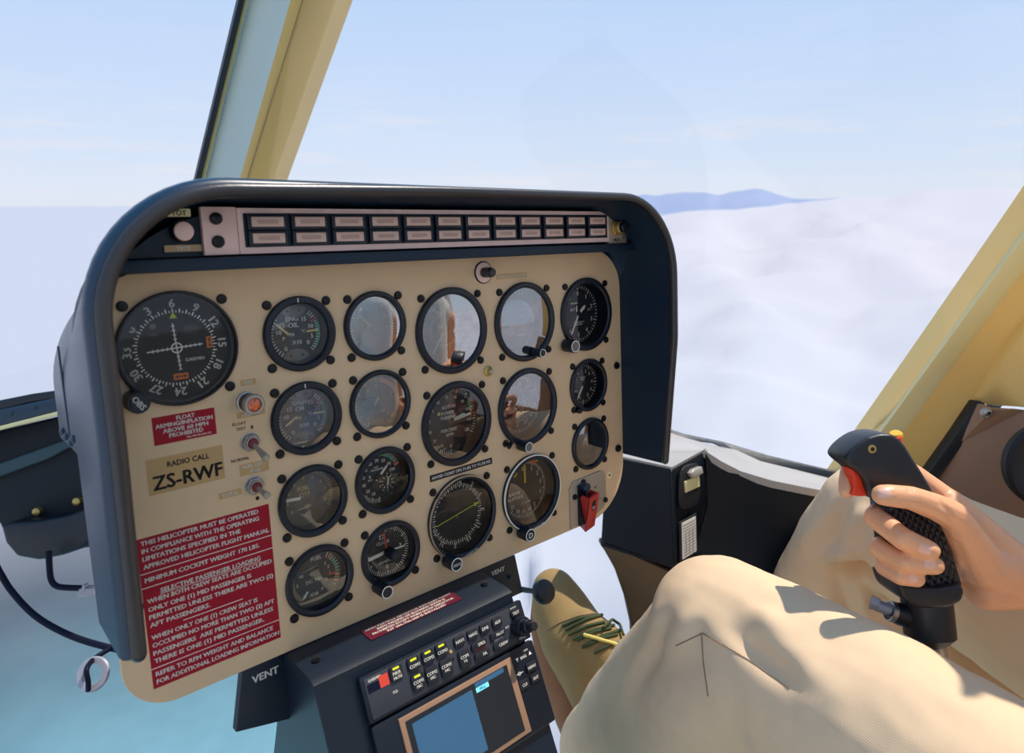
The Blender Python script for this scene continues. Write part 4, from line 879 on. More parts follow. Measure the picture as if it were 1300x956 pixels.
# nose box on the right with vent latch and label
bx = root('nose_box', 'black moulded duct box with a vertical corner right of the instrument hood', 'box', Matrix.Translation(U(855, 650, .93)))
def quadmesh(name, parent, V, Fs, m, bevel=.004, smooth=30, ms=None, seg=3):
    me = bpy.data.meshes.new(name); bm = bmesh.new(); vs = [bm.verts.new(v) for v in V]
    for i, f in enumerate(Fs):
        fc = bm.faces.new([vs[k] for k in f]); fc.material_index = (ms[i] if ms else 0)
    bmesh.ops.recalc_face_normals(bm, faces=bm.faces)
    if bevel: bmesh.ops.bevel(bm, geom=[e for e in bm.edges if len(e.link_faces) == 2 and e.calc_face_angle(0) > .2], offset=bevel, segments=seg, affect='EDGES', clamp_overlap=True)
    bmesh.ops.triangulate(bm, faces=[f for f in bm.faces if len(f.verts) > 4])
    bm.to_mesh(me); bm.free()
    for mm in (m if isinstance(m, list) else [m]): me.materials.append(M[mm])
    shade(me, smooth); o = bpy.data.objects.new(name, me); COL.objects.link(o)
    if parent: o.parent = parent; o.matrix_parent_inverse = parent.matrix_world.inverted()
    return o
A = [U(700, 575, .99), U(853, 594, .93), U(893, 570, 1.0), U(898, 620, .995), U(886, 665, 1.0), U(884, 716, 1.0), U(858, 724, .93), U(700, 640, .99)]
Bk = [U(715, 540, 1.15), U(842, 546, 1.15)]
V = [U(764, 575, .975), U(853, 594, .93), U(893, 571, .99), U(896, 600, .99), U(898, 630, .99), U(888, 660, .99), U(883, 680, .99), U(882, 716, .99), U(858, 723, .93), U(766, 691, .975), U(765, 640, .975),
     U(790, 575, 1.2), U(905, 566, 1.2), U(895, 716, 1.15), U(800, 690, 1.15)]
quadmesh('duct_body', bx, V, [(0, 10, 9, 8, 1), (1, 8, 7, 6, 5, 4, 3, 2), (0, 1, 2, 12, 11), (2, 3, 4, 5, 6, 7, 13, 12), (10, 14, 13, 7, 8, 9), (0, 11, 14, 10), (11, 12, 13, 14)], ['boxblk', 'boxtop'], .0035, 30, [0, 0, 1, 0, 0, 0, 0])
# recessed wall to the right, reaching to the pilot's knee
V = [U(893, 571, .99), U(915, 585, .99), U(940, 598, .985), U(980, 610, .98), U(1020, 618, .97), U(1062, 626, .96), U(1100, 640, .95), U(1100, 760, .97), U(980, 760, 1.0), U(880, 740, 1.0), U(882, 690, .995), U(896, 640, .99)]
W2 = [v + CF * .05 for v in V]
n = len(V)
quadmesh('side_wall', bx, V + W2, [tuple(range(n)), tuple(range(2 * n - 1, n - 1, -1))] + [(i, (i + 1) % n, n + (i + 1) % n, n + i) for i in range(n)], 'boxblk', .003)
V = [U(830, 552, 1.13), U(845, 548, 1.14), U(868, 556, 1.13), U(905, 566, 1.12), U(935, 572, 1.12), U(965, 586, 1.10), U(1010, 597, 1.08), U(1070, 612, 1.05), U(1110, 622, 1.03),
     U(1110, 645, .95), U(1062, 627, .958), U(1020, 619, .968), U(980, 611, .978), U(940, 599, .983), U(915, 586, .988), U(893, 572, .99), U(853, 594, .932), U(764, 575, .977)]
top_ = quadmesh('top_shelf', bx, [v + UPW * .001 for v in V] + [v - UPW * .01 for v in V], [(0, 1, 2, 14, 15, 16, 17), (2, 3, 13, 14), (3, 4, 12, 13), (4, 5, 12), (5, 6, 11, 12), (6, 7, 10, 11), (7, 8, 9, 10)] + [(i, (i + 1) % 18, 18 + (i + 1) % 18, 18 + i) for i in range(18)], 'boxtop', 0, 60)
# windscreen lower seal at right
o = slab([U(x, y, z) for x, y, z in ((836, 540, 1.16), (870, 552, 1.15), (920, 562, 1.14), (980, 580, 1.12), (1066, 600, 1.08), (1110, 611, 1.06), (1110, 623, 1.055), (1066, 613, 1.075), (1000, 600, 1.1), (950, 585, 1.12), (905, 563, 1.13), (870, 559, 1.14), (838, 548, 1.15))], CF * .015, 'seal', 'trim_5', None, .0015); tag(o, kind='structure')
# latch & label on the narrow face
def onface(px, py, a=(853, 594, .93), b_=(893, 571, .99), c_=(858, 723, .93)):
    A_, B_, C_ = U(*a), U(*b_), U(*c_); nn = (B_ - A_).cross(C_ - A_).normalized(); d = (U(px, py, 1) - CAMP)
    if nn.dot(CAMP - A_) < 0: nn = -nn
    return CAMP + d * ((A_ - CAMP).dot(nn) / d.dot(nn)), nn
_, fn = onface(870, 610)
def oval(cx, cy, rx, ry, n=20, sk=-.55):
    return [(cx + rx * (abs(math.cos(t)) ** .6) * (1 if math.cos(t) > 0 else -1), cy + ry * (abs(math.sin(t)) ** .6) * (1 if math.sin(t) > 0 else -1) + sk * rx * math.cos(t) * .9) for t in np.linspace(0, 2 * PI, n, endpoint=False)]
rt = root('vent_latch', 'oval black latch with a pale insert on the narrow face of the duct box', 'latch', Matrix.Translation(onface(872, 615)[0]))
slab([onface(*p)[0] + fn * .004 for p in oval(873, 617, 13.5, 28)], -fn * .004, 'rubber', 'surround', rt, .0015)
slab([onface(*p)[0] + fn * .006 for p in ((865, 611), (883, 602), (884, 617), (866, 625))], -fn * .003, 'postpale', 'insert', rt, .0006)
slab([onface(*p)[0] + fn * .012 for p in ((868, 600), (872, 595), (882, 591), (884, 600), (872, 606))], -fn * .008, 'boxtop', 'lever', rt, .0015)
rt = root('data_plate', 'pale ruled data card below the oval latch on the duct box', 'label', Matrix.Translation(onface(872, 690)[0]))
slab([onface(*p)[0] + fn * .002 for p in ((861, 663), (883, 651), (884, 702), (862, 716))], -fn * .002, 'rubber', 'holder', rt, .0005)
slab([onface(*p)[0] + fn * .0028 for p in ((863.5, 664), (881, 655), (882, 699), (864.5, 710))], -fn * .001, 'postpale', 'card', rt, 0)
M['card'] = mat('card_paper', (226, 220, 208), .6); bpy.data.objects[[o_.name for o_ in rt.children if o_.name.startswith('card')][0]].data.materials[0] = M['card']
b = MB(); c0 = [onface(*p)[0] + fn * .0031 for p in ((863.5, 664), (881, 655), (882, 699), (864.5, 710))]
for k in range(1, 12):
    t = k / 12; a_, b__ = c0[0].lerp(c0[3], t), c0[1].lerp(c0[2], t); b.tube([a_.lerp(b__, .06), a_.lerp(b__, .94)], .00035, 'greycap', 4)
for t in (.25, .5, .75): b.tube([c0[0].lerp(c0[1], t).lerp(c0[3].lerp(c0[2], t), .3), c0[3].lerp(c0[2], t)], .00025, 'greycap', 4)
o = b.build('ruling', None, scale=1); o.parent = rt; o.matrix_parent_inverse = rt.matrix_world.inverted()
# brown footwell panel
fw = quadmesh('footwell_panel', None, [U(x, y, z) for x, y, z in ((766, 688, .99), (858, 728, .96), (884, 716, .99), (960, 720, 1.0), (960, 900, 1.0), (806, 870, 1.0), (803, 798, 1.0), (795, 762, 1.0), (782, 725, 1.0), (768, 700, 1.0), (761, 690, 1.0))] + [U(x, y, z) + CF * .03 for x, y, z in ((766, 688, .99), (858, 728, .96), (884, 716, .99), (960, 720, 1.0), (960, 900, 1.0), (806, 870, 1.0), (803, 798, 1.0), (795, 762, 1.0), (782, 725, 1.0), (768, 700, 1.0), (761, 690, 1.0))],
    [tuple(range(11)), tuple(range(21, 10, -1))] + [(i, (i + 1) % 11, 11 + (i + 1) % 11, 11 + i) for i in range(11)], 'carpet', .003)
tag(fw, 'brown worn footwell panel under the duct box, behind the bent knee', 'panel')

# ---------------------------------------------------------------- remeshed bodies
def blob(name, segs, voxel, smooth, m, extra=None, scale=1.0):
    AV = []; AF = []
    for (p0, r0, p1, r1) in segs:
        bm = bmesh.new(); tm = bmesh.new()
        bmesh.ops.create_icosphere(tm, subdivisions=3 if max(r0, r1) > .02 else 2, radius=1)
        dirs = [v.co.copy() for v in tm.verts]; tm.free()
        for p, r in ((p0, r0), (p1, r1)):
            for d in dirs: bm.verts.new(p + d * r)
        res = bmesh.ops.convex_hull(bm, input=bm.verts[:])
        dead = [v for v in bm.verts if not v.link_faces]
        bmesh.ops.delete(bm, geom=dead, context='VERTS'); bmesh.ops.recalc_face_normals(bm, faces=bm.faces); bm.verts.index_update()
        k = len(AV); AV += [v.co.copy() for v in bm.verts]; AF += [[v.index + k for v in f.verts] for f in bm.faces]; bm.free()
    me = bpy.data.meshes.new(name); me.from_pydata(AV, [], AF)
    o = bpy.data.objects.new(name, me); COL.objects.link(o)
    md = o.modifiers.new('r', 'REMESH'); md.mode = 'VOXEL'; md.voxel_size = voxel; md.use_smooth_shade = True
    ms = o.modifiers.new('s', 'SMOOTH'); ms.factor = .5; ms.iterations = smooth
    dg = bpy.context.evaluated_depsgraph_get(); me2 = bpy.data.meshes.new_from_object(o.evaluated_get(dg)); o.modifiers.clear(); o.data = me2; me2.name = name
    if extra: extra(me2)
    me2.materials.clear(); me2.materials.append(M[m])
    for p in me2.polygons: p.use_smooth = True
    return o
def chain(pts):
    q = [(U(x, y, z), r * .001) for x, y, z, r in pts]
    return [(q[i][0], q[i][1], q[i + 1][0], q[i + 1][1]) for i in range(len(q) - 1)]
body_segs = []
# fingers of the right hand
MID = [(1204, 655, .640, 11.5), (1160, 645, .636, 11), (1120, 648, .620, 10.4), (1112, 657, .598, 10.2), (1146, 684, .572, 9.8), (1178, 698.5, .570, 8.8), (1181, 699, .570, 8)]
RIN = [(1208, 690, .640, 11), (1160, 685, .638, 10), (1124, 689, .622, 9.6), (1117, 697, .600, 9.2), (1150, 715, .575, 8.8), (1184, 717.5, .573, 8.2), (1187, 718, .573, 7.6)]
PIN = [(1212, 722, .634, 10), (1165, 715, .634, 8.8), (1130, 714, .620, 8.2), (1123, 720, .600, 8), (1144, 732, .579, 7.6), (1162, 735, .577, 7.2), (1164, 735, .577, 6.8)]
IND = [(1200, 634, .632, 12), (1160, 602, .642, 9.8), (1096, 583, .640, 9), (1080, 590, .622, 8.2), (1075, 612, .607, 7.4), (1075, 623, .602, 6.8)]
THB = [(1246, 716, .604, 20), (1210, 655, .583, 13), (1186, 643, .574, 11.4), (1156, 632, .565, 10), (1130, 629, .562, 9.4), (1120, 628.5, .562, 8.6)]
for c in (MID, RIN, PIN, IND, THB): body_segs += chain(c)
WR = (1296, 737, .612, 25)
for c in ([(1206, 640, .628, 14), (1232, 668, .618, 17), WR], [(1206, 660, .636, 15), (1240, 700, .62, 19), WR], [(1210, 692, .638, 14), WR], [(1214, 722, .630, 13), (1252, 750, .61, 17), WR],
          [(1246, 716, .604, 20), WR], [(1216, 664, .592, 13), (1206, 648, .622, 13)], [(1225, 700, .600, 15), (1215, 722, .625, 13)], [WR, (1345, 748, .60, 27), (1430, 768, .58, 32), (1787, 800, .494, 42)], [(1787, 800, .494, 42), (1900, 480, .46, 48)]):
    body_segs += chain(c)
body = blob('person', body_segs, .0013, 6, 'skin')
tag(body, 'person seated at the right holding the cyclic stick, in beige trousers and tan shoe', 'person')
def project(o):
    dg = bpy.context.evaluated_depsgraph_get(); bm = bmesh.new(); bm.from_mesh(o.data); bm.transform(o.matrix_world); t = BVHTree.FromBMesh(bm); bm.free(); return t
bt = project(body)
def hit(t, px, py):
    d = (U(px, py, 1) - CAMP).normalized(); r = t.ray_cast(CAMP, d); return r[0], r[1]
def creases(me, L_):
    co = np.zeros(len(me.vertices) * 3); me.vertices.foreach_get('co', co); co = co.reshape(-1, 3); no = np.array([v.normal[:] for v in me.vertices])
    for p, q, w, h in L_:
        (a, _), (b, _) = hit(bt, *p), hit(bt, *q)
        if a is None or b is None: continue
        a = np.array(a); b = np.array(b); ab = b - a; t = np.clip(((co - a) @ ab) / (ab @ ab), 0, 1); d = np.linalg.norm(co - (a + t[:, None] * ab), axis=1)
        co = co + no * (h * np.exp(-(d / w) ** 2))[:, None]
    me.vertices.foreach_set('co', co.reshape(-1)); me.update()
creases(body.data, [((1147, 673), (1139, 694), .0016, -.0007), ((1143, 671), (1135, 692), .0014, -.0005), ((1152, 706), (1148, 725), .0016, -.0007), ((1147, 728), (1145, 741), .0014, -.0006), ((1154, 622), (1157, 642), .0016, -.0008), ((1159, 623), (1162, 644), .0014, -.0005),
  ((1240, 690), (1262, 740), .004, -.0012), ((1215, 690), (1236, 740), .003, -.0012), ((1196, 640), (1212, 668), .003, -.0010), ((1270, 705), (1282, 765), .004, -.0008)])
bt = project(body)
def adopt(o, p): o.parent = p; o.matrix_parent_inverse = p.matrix_world.inverted(); return o
def nail(c, ax, ln, wd, bend=1):        # patch laid on the skin around pixel c, long axis ax (px), sizes px
    b = MB(); ax = Vector(ax).normalized(); nx = Vector((-ax.y, ax.x)); n1, n2 = 8, 6; vs = []; ok = True
    for i in range(n1 + 1):
        for j in range(n2 + 1):
            s = (i / n1 * 2 - 1); t = (j / n2 * 2 - 1); k = math.sqrt(max(0, 1 - (max(0, abs(s) - .45) / .55) ** 2 * .75))
            q = Vector(c) + ax * s * ln / 2 + nx * t * wd / 2 * k; h, nn = hit(bt, q.x, q.y)
            if h is None: ok = False; h = U(q.x, q.y, .57); nn = -CF
            e = .0005 * (1 - max(abs(s), abs(t)) ** 4) - .0002; vs.append(h + nn * e)
    fs = [(i * (n2 + 1) + j, i * (n2 + 1) + j + 1, (i + 1) * (n2 + 1) + j + 1, (i + 1) * (n2 + 1) + j) for i in range(n1) for j in range(n2)]
    b.add(vs, fs, 'nail'); adopt(b.build('fingernail', None, scale=1, smooth=80), body)
nail((1175, 697.5), (1, .3), 19, 14); nail((1181, 717), (1, .1), 17, 12.5); nail((1160, 735), (1, .1), 13, 10.5); nail((1123, 626), (1, .06), 22, 14)

# trousers
def hump(me, fs):
    # fs: list of (world a, world b, width, height) ridges (height<0 = crease)
    co = np.zeros(len(me.vertices) * 3); me.vertices.foreach_get('co', co); co = co.reshape(-1, 3); no = np.array([v.normal[:] for v in me.vertices])
    for a, b, w, h in fs:
        a = np.array(a); b = np.array(b); ab = b - a; t = np.clip(((co - a) @ ab) / (ab @ ab), 0, 1); d = np.linalg.norm(co - (a + t[:, None] * ab), axis=1)
        co = co + no * (h * np.exp(-(d / w) ** 2) * np.sin(PI * np.clip(t * .9 + .05, 0, 1)) ** .5)[:, None]
    from mathutils import noise as N
    for i, v in enumerate(co):
        q = Vector(v); k = .0022 * N.noise(q * 22) + .0009 * N.noise(q * 60); co[i] = v + no[i] * k
    me.vertices.foreach_set('co', co.reshape(-1)); me.update()
near = chain([(1520, 1230, .42, 96), (1340, 1106, .47, 90), (1130, 946, .545, 84), (1000, 852, .61, 74), (912, 793, .665, 66)]) + chain([(912, 793, .665, 66), (905, 815, .68, 66), (835, 880, .77, 66), (770, 955, .87, 62)])
near += chain([(960, 850, .62, 62), (900, 880, .66, 60), (850, 960, .75, 62)])
def nearf(me):
    f = lambda x, y, z: tuple(U(x, y, z))
    hump(me, [(f(925, 795, .60), f(1010, 868, .53), .013, -.011), (f(905, 790, .60), f(985, 868, .53), .013, .008), (f(950, 790, .58), f(1040, 868, .52), .016, .006),
              (f(893, 800, .61), f(898, 870, .62), .007, -.012), (f(960, 770, .58), f(990, 800, .57), .012, .006), (f(835, 760, .63), f(790, 868, .72), .012, .008), (f(850, 770, .62), f(820, 868, .69), .010, -.007), (f(870, 770, .61), f(865, 868, .66), .012, .006), (f(812, 790, .66), f(765, 868, .76), .010, -.006)])
tr = root
near_o = blob('trouser_leg', near, .0045, 10, 'cloth', nearf)
far = chain([(1760, 980, .50, 98), (1500, 870, .60, 94), (1300, 764, .71, 82), (1180, 700, .79, 74), (1112, 655, .85, 69)]) + chain([(1112, 655, .85, 69), (1085, 690, .88, 70), (1040, 760, .95, 66), (985, 860, 1.04, 60)])
far += chain([(1110, 720, .90, 66), (1130, 780, .90, 74), (1200, 860, .84, 92), (1330, 960, .74, 100)])
def farf(me):
    f = lambda x, y, z: tuple(U(x, y, z))
    hump(me, [(f(1040, 716, .84), f(1115, 690, .79), .010, .018), (f(1045, 734, .84), f(1118, 712, .79), .013, -.024), (f(1060, 730, .83), f(1085, 800, .87), .010, -.010), (f(1085, 725, .82), f(1105, 800, .85), .010, .008),
              (f(1075, 620, .80), f(1050, 700, .84), .010, -.008), (f(1045, 640, .83), f(1010, 700, .88), .010, .007), (f(1095, 640, .79), f(1080, 690, .81), .010, .006), (f(1060, 650, .80), f(1030, 720, .85), .009, -.006)])
far_o = blob('trouser_leg', far, .0045, 8, 'cloth', farf)
adopt(near_o, body); adopt(far_o, body)
nt_ = project(near_o)
def seam(tree, pts, r, m, parent, name='seam', off=.0003, n=8):
    out = []
    for i in range(len(pts) - 1):
        for k in range(n):
            q = Vector(pts[i]).lerp(Vector(pts[i + 1]), k / n); h, nn = hit(tree, q.x, q.y)
            if h is not None: out.append(h + nn * off)
    if len(out) > 2:
        b = MB(); b.tube(out, r, m, 6); return adopt(b.build(name, None, scale=1, smooth=80), parent)
seam(nt_, [(858, 820), (875, 812), (892, 804), (920, 820), (950, 838), (1010, 880)], .0005, 'seam', near_o)
seam(nt_, [(891, 806), (893, 840), (900, 890)], .0006, 'seam', near_o)
# shoe
sh_segs = chain([(703, 750, 1.0, 32), (712, 775, .98, 42), (730, 812, .95, 48), (752, 850, .93, 47), (775, 900, .91, 45), (800, 960, .93, 44)]) + chain([(742, 800, .935, 30), (790, 850, .90, 38), (830, 900, .88, 42)])
shoe = blob('shoe', sh_segs, .004, 6, 'shoe'); adopt(shoe, body)
sh_s = chain([(702, 756, 1.025, 31), (705, 792, 1.005, 38), (719, 842, .975, 42), (740, 900, .95, 42), (762, 960, .96, 40)])
sole = blob('sole', sh_s, .004, 4, 'sole'); adopt(sole, shoe)
stt = project(shoe)
for i, (a, b_) in enumerate((((718, 800), (770, 780)), ((728, 812), (782, 794)), ((740, 822), (790, 800)), ((714, 795), (760, 782)), ((722, 806), (770, 790)), ((733, 813), (778, 798)), ((744, 821), (786, 806)), ((755, 829), (795, 815)))):
    seam(stt, [a, ((a[0] + b_[0]) / 2, (a[1] + b_[1]) / 2 - 3), b_], .0022, 'lace', shoe, 'lace', .0015)
seam(stt, [(742, 806), (760, 812), (790, 822)], .0024, 'sunpatch', shoe, 'lace', .003)  # yellow strand is a painted spot of sun on the lacing
seam(stt, [(765, 800), (776, 790), (784, 798), (790, 812)], .002, 'lace', shoe, 'lace', .006)
seam(stt, [(694, 800), (712, 790), (735, 782), (760, 778)], .0012, 'seam', shoe, 'seam')

# ---------------------------------------------------------------- cyclic stick
cy = root('cyclic_stick', 'black cyclic stick grip with a red trigger and red button, held by the hand', 'control stick', Matrix.Translation(U(1175, 800, .6)))
def pxslab(name, pts, zc, half, m, bevel, parent, tilt=None, seg=4):
    return slab([U(x, y, zc - half) for x, y in pts], (CF * 2 * half), m, name, parent, bevel, seg, smooth=50)
headp = [(1073, 583), (1079, 573), (1090, 563), (1103, 555), (1118, 551), (1132, 551), (1143, 557), (1152, 568), (1161, 583), (1172, 600), (1184, 620), (1190, 634), (1176, 640), (1150, 640), (1125, 640), (1108, 634), (1103, 622), (1099, 608), (1090, 598), (1080, 591)]
hd = pxslab('grip_head', headp, .602, .019, 'grip', .009, cy)
gripp = [(1126, 636), (1186, 628), (1196, 660), (1206, 692), (1216, 720), (1223, 742), (1222, 752), (1138, 748), (1137, 735), (1134, 700), (1129, 665)]
gb = slab([U(x, y, .587) for x, y in gripp], CF * .032, 'knurl', 'grip_body', cy, .011, 5, smooth=60)
CR = Matrix(((RC[0][0], -RC[1][0], -RC[2][0]), (-RC[0][1], RC[1][1], RC[2][1]), (-RC[0][2], RC[1][2], RC[2][2]))).to_4x4()
gm = Matrix.Translation(U(1175, 690, .6)) @ RW @ CR @ Matrix.Rotation(.33, 4, 'Z')
for v in gb.data.vertices: v.co = gm.inverted() @ v.co
gb.parent = None; gb.matrix_world = gm; gb.parent = cy; gb.matrix_parent_inverse = cy.matrix_world.inverted()
cl = [(1138, 738), (1160, 746), (1190, 748), (1222, 742), (1226, 752), (1222, 764), (1208, 772), (1186, 774), (1162, 772), (1146, 760)]
slab([U(x, y, .580) for x, y in cl], CF * .044, 'grip', 'grip_collar', cy, .006, 4, smooth=60)
b = MB(); T = None
pA, pB = U(1176, 762, .602), U(1181, 812, .598)
b.tube([pA, pA.lerp(pB, .5), pA.lerp(pB, .9), pB, pB + (pB - pA).normalized() * .006], [.0205, .0205, .0205, .017, .010], 'grip', 28); adopt(b.build('socket', None, scale=1, smooth=40), cy)
b = MB(); b.tube([U(1158, 784, .602), U(1140, 779, .602), U(1128, 775, .602)], [.010, .0095, .008], 'grip', 20); adopt(b.build('side_boss', None, scale=1), cy)
b = MB(); b.tube([U(1134, 777, .602), U(1128, 775, .602)], .009, 'steel', 20); b.tube([U(1130, 775, .602), U(1112, 768, .604)], .0052, 'clampg', 16); b.tube([U(1116, 768, .603), U(1105, 764, .606)], [.0055, .0066], 'clampg', 6); adopt(b.build('side_bolt', None, scale=1), cy)
b = MB(); b.tube([pB, pB + (U(1190, 868, .60) - pB) * 2.2, U(1150, 1100, .75)], .012, 'steel', 20); adopt(b.build('shaft', None, scale=1), cy)
tg = [(1079, 594), (1087, 597), (1095, 604), (1100, 613), (1103, 630), (1092, 631), (1080, 629), (1084, 620), (1083, 606)]
slab([U(x, y, .592) for x, y in tg], CF * .016, 'btnred', 'trigger', cy, .002, 3)
ud = (U(1137, 560, .6) - U(1143, 580, .6)).normalized()
for (nm, c, r, h, m) in (('push_button', U(1137, 566, .597), .0057, .010, 'btnred'), ('push_button_cap', U(1137.5, 553, .5965), .0054, .003, 'btnyel')):
    b = MB(); T = Matrix.Translation(c) @ (ud - CF * .35).normalized().to_track_quat('Z', 'Y').to_matrix().to_4x4(); b.lathe([(r, -h * .5), (r, h * .6), (r * .85, h)], m, n=24, T=T, cap1=True); adopt(b.build(nm, None, scale=1), cy)
c = U(1107, 570, .583); disc_at('screw', cy, c, -CF, [(.0036, -.001), (.0036, .0006), (.0022, .001)], 'brass', 16); disc_at('screw_hole', cy, c - CF * .0011, -CF, [(.0018, 0), (.0016, .0002)], 'slot', 10)

# ---------------------------------------------------------------- glazing
def pane(name, pts):
    b = MB(); b.add(pts, [tuple(range(len(pts)))], G_pane); o = b.build(name, None, scale=1); return tag(o, kind='structure')
G_pane = glass('windscreen', .0, (.99, .995, 1), .0)
pane('window_1', [U(-300, 560, 1.1), U(60, 500, 1.12), U(235, 420, 1.2), U(250, 222, 1.14), U(352, -200, .9), U(-300, -300, .9)])
pane('window_2', [U(345, 222, 1.15), U(300, 420, 1.2), U(850, 545, 1.18), U(1100, 612, 1.09), U(1105, 560, 1.03), U(1300, 290, .83), U(1500, 0, .62), U(1300, -300, .7), U(440, -300, .8)])

# unseen cabin shell behind the seats, sized for fill light and reflections
def pslab(name, x0, x1, y0, y1, z0, z1, m, kind='structure'):
    b = MB(); b.rbox(x0, x1, y0, y1, z0, z1, m, 20, 4); o = b.build(name, None, W); return tag(o, kind=kind)
M['liner'] = mat('cabin_liner', (232, 220, 198), .6)
pslab('ceiling', -1000, 760, 520, 540, 900, 1700, 'liner')
pslab('wall_back', -1000, 760, -560, 40, 1300, 1320, 'liner')
pslab('floor', -1000, 760, -600, -580, 420, 1700, 'liner')
b = MB(); b.rbox(0, 620, 0, 330, 0, 24, 'trimbrown', 40, 6); o = b.build('door_2', None, W @ Matrix.Translation(Vector((740, -560, 1120)) * .001) @ Matrix.Rotation(PI / 2, 4, 'Y')); tag(o, kind='structure')
def PP(x, y, z): return W @ (Vector((x, y, z)) * .001)
M['shirt'] = mat('shirt_cloth', (232, 226, 214), .85, 0, .08, 30)
ts = [((180, -170, 600), 105, (370, -190, 620), 105), ((275, -150, 620), 120, (275, 120, 660), 135), ((200, 80, 650), 100, (350, 80, 660), 100), ((150, 215, 670), 62, (400, 215, 670), 62), ((275, 230, 665), 60, (275, 290, 660), 50), ((410, 205, 670), 58, (418, 20, 640), 50), ((140, 205, 670), 58, (110, -60, 640), 46)]
so_ = blob('shirt', [(PP(*a), r0 * .001, PP(*c), r1 * .001) for a, r0, c, r1 in ts], .008, 6, 'shirt'); adopt(so_, body)
# ---------------------------------------------------------------- outside: sea, cloud deck, hills
def smoothstep(a, b, x): t = max(0, min(1, (x - a) / (b - a))); return t * t * (3 - 2 * t)
from mathutils import noise as NZ
camg = Vector((CAMP.x, CAMP.y, 0)); head = math.atan2(CF.y, CF.x)
msea = mat('sea_water', (150, 204, 218), .5, 0, .12, .02, 0, spec=.5)
b = MB(); rr = [0, 400, 1500, 5000, 20000, 60000]; nn_ = 64
vs = [(camg.x, camg.y, -900)]; fs = []
for r in rr[1:]:
    for i in range(nn_): a = 2 * PI * i / nn_; vs.append((camg.x + r * math.cos(a), camg.y + r * math.sin(a), -900))
for i in range(nn_): fs.append((0, 1 + i, 1 + (i + 1) % nn_))
for j in range(len(rr) - 2):
    for i in range(nn_): a0 = 1 + j * nn_; fs.append((a0 + i, a0 + nn_ + i, a0 + nn_ + (i + 1) % nn_, a0 + (i + 1) % nn_))
b.add(vs, fs, msea); o = b.build('sea', None, scale=1, smooth=0); tag(o, kind='structure')
def cloud_mat():
    m = bpy.data.materials.new('cloud'); m.use_nodes = True; nt = m.node_tree; nt.nodes.clear(); L = nt.links.new
    o = nd(nt, 'ShaderNodeOutputMaterial'); df = nd(nt, 'ShaderNodeBsdfDiffuse'); df.inputs[0].default_value = (.755, .72, .73, 1)
    tl = nd(nt, 'ShaderNodeBsdfTranslucent'); tl.inputs[0].default_value = (.755, .72, .73, 1)
    mx = nd(nt, 'ShaderNodeMixShader'); mx.inputs[0].default_value = .35; L(df.outputs[0], mx.inputs[1]); L(tl.outputs[0], mx.inputs[2]); L(mx.outputs[0], o.inputs[0])
    return m
M['cloud'] = cloud_mat()
NA, NR = 200, 110; vs = []; fs = []
az0, az1 = -math.radians(2), math.radians(245)       # clockwise from the camera heading
for j in range(NR):
    r = 140 * (26000 / 140) ** (j / (NR - 1))
    for i in range(NA):
        a = az0 + (az1 - az0) * i / (NA - 1)
        wob = math.radians(5) * NZ.noise(Vector((j * .11, 3, 1)))
        ang = head - a + (wob if i < 3 else 0)
        x, y = r * math.cos(ang), r * math.sin(ang)
        s = r / 420.0; q = Vector((x, y, 0))
        edge = smoothstep(0, .10, i / (NA - 1)) * smoothstep(0, .05, 1 - i / (NA - 1))
        zz = -95 - 30 * math.log10(r / 100) * 2.0
        amp = min(360, 12 + r * .045)
        f_ = NZ.fractal(q / (90 + r * .16) + Vector((3.1, 7.7, 0)), 1.0, 2.1, 4)
        zz += amp * (f_ * .7 + .3 * NZ.noise(q / (40 + r * .05)))
        far_lift = smoothstep(4000, 20000, r) * smoothstep(.0, .18, i / (NA - 1)) * 520
        zz += far_lift
        zz = zz * edge + (1 - edge) * (-150 - r * .035) 
        vs.append((camg.x + x, camg.y + y, zz + .75))
for j in range(NR - 1):
    for i in range(NA - 1): a = j * NA + i; fs.append((a, a + 1, a + NA + 1, a + NA))
b = MB(); b.add(vs, fs, 'cloud'); o = b.build('cloud_deck', None, scale=1, smooth=0)
for p in o.data.polygons: p.use_smooth = True
tag(o, 'white sea of clouds filling the view beyond the right side of the windscreen', 'clouds', kind='stuff')
hz = bpy.data.materials.new('mist'); hz.use_nodes = True; nt = hz.node_tree; nt.nodes.clear(); L = nt.links.new
o_ = nd(nt, 'ShaderNodeOutputMaterial'); df = nd(nt, 'ShaderNodeBsdfDiffuse'); df.inputs[0].default_value = (.42, .435, .48, 1); tp_ = nd(nt, 'ShaderNodeBsdfTransparent'); mx = nd(nt, 'ShaderNodeMixShader')
tc = nd(nt, 'ShaderNodeTexCoord'); vl = nd(nt, 'ShaderNodeVectorMath', operation='LENGTH'); mr = nd(nt, 'ShaderNodeMapRange'); mr.inputs[1].default_value = 500; mr.inputs[2].default_value = 1900; mr.interpolation_type = 'SMOOTHSTEP'
nz = nd(nt, 'ShaderNodeTexNoise'); nz.inputs['Scale'].default_value = .0012; nz.inputs['Detail'].default_value = 4; ad = nd(nt, 'ShaderNodeMath', operation='MULTIPLY_ADD'); ad.inputs[1].default_value = 900
L(tc.outputs['Object'], vl.inputs[0]); L(tc.outputs['Object'], nz.inputs['Vector']); L(nz.outputs['Fac'], ad.inputs[0]); L(vl.outputs['Value'], ad.inputs[2]); L(ad.outputs[0], mr.inputs[0]); mr.inputs[1].default_value = 950; mr.inputs[2].default_value = 2300
L(mr.outputs[0], mx.inputs[0]); L(tp_.outputs[0], mx.inputs[1]); L(df.outputs[0], mx.inputs[2]); L(mx.outputs[0], o_.inputs[0])
b = MB(); rr = [300, 800, 1600, 4000, 12000, 60000, 100000]; vs = []; fs = []
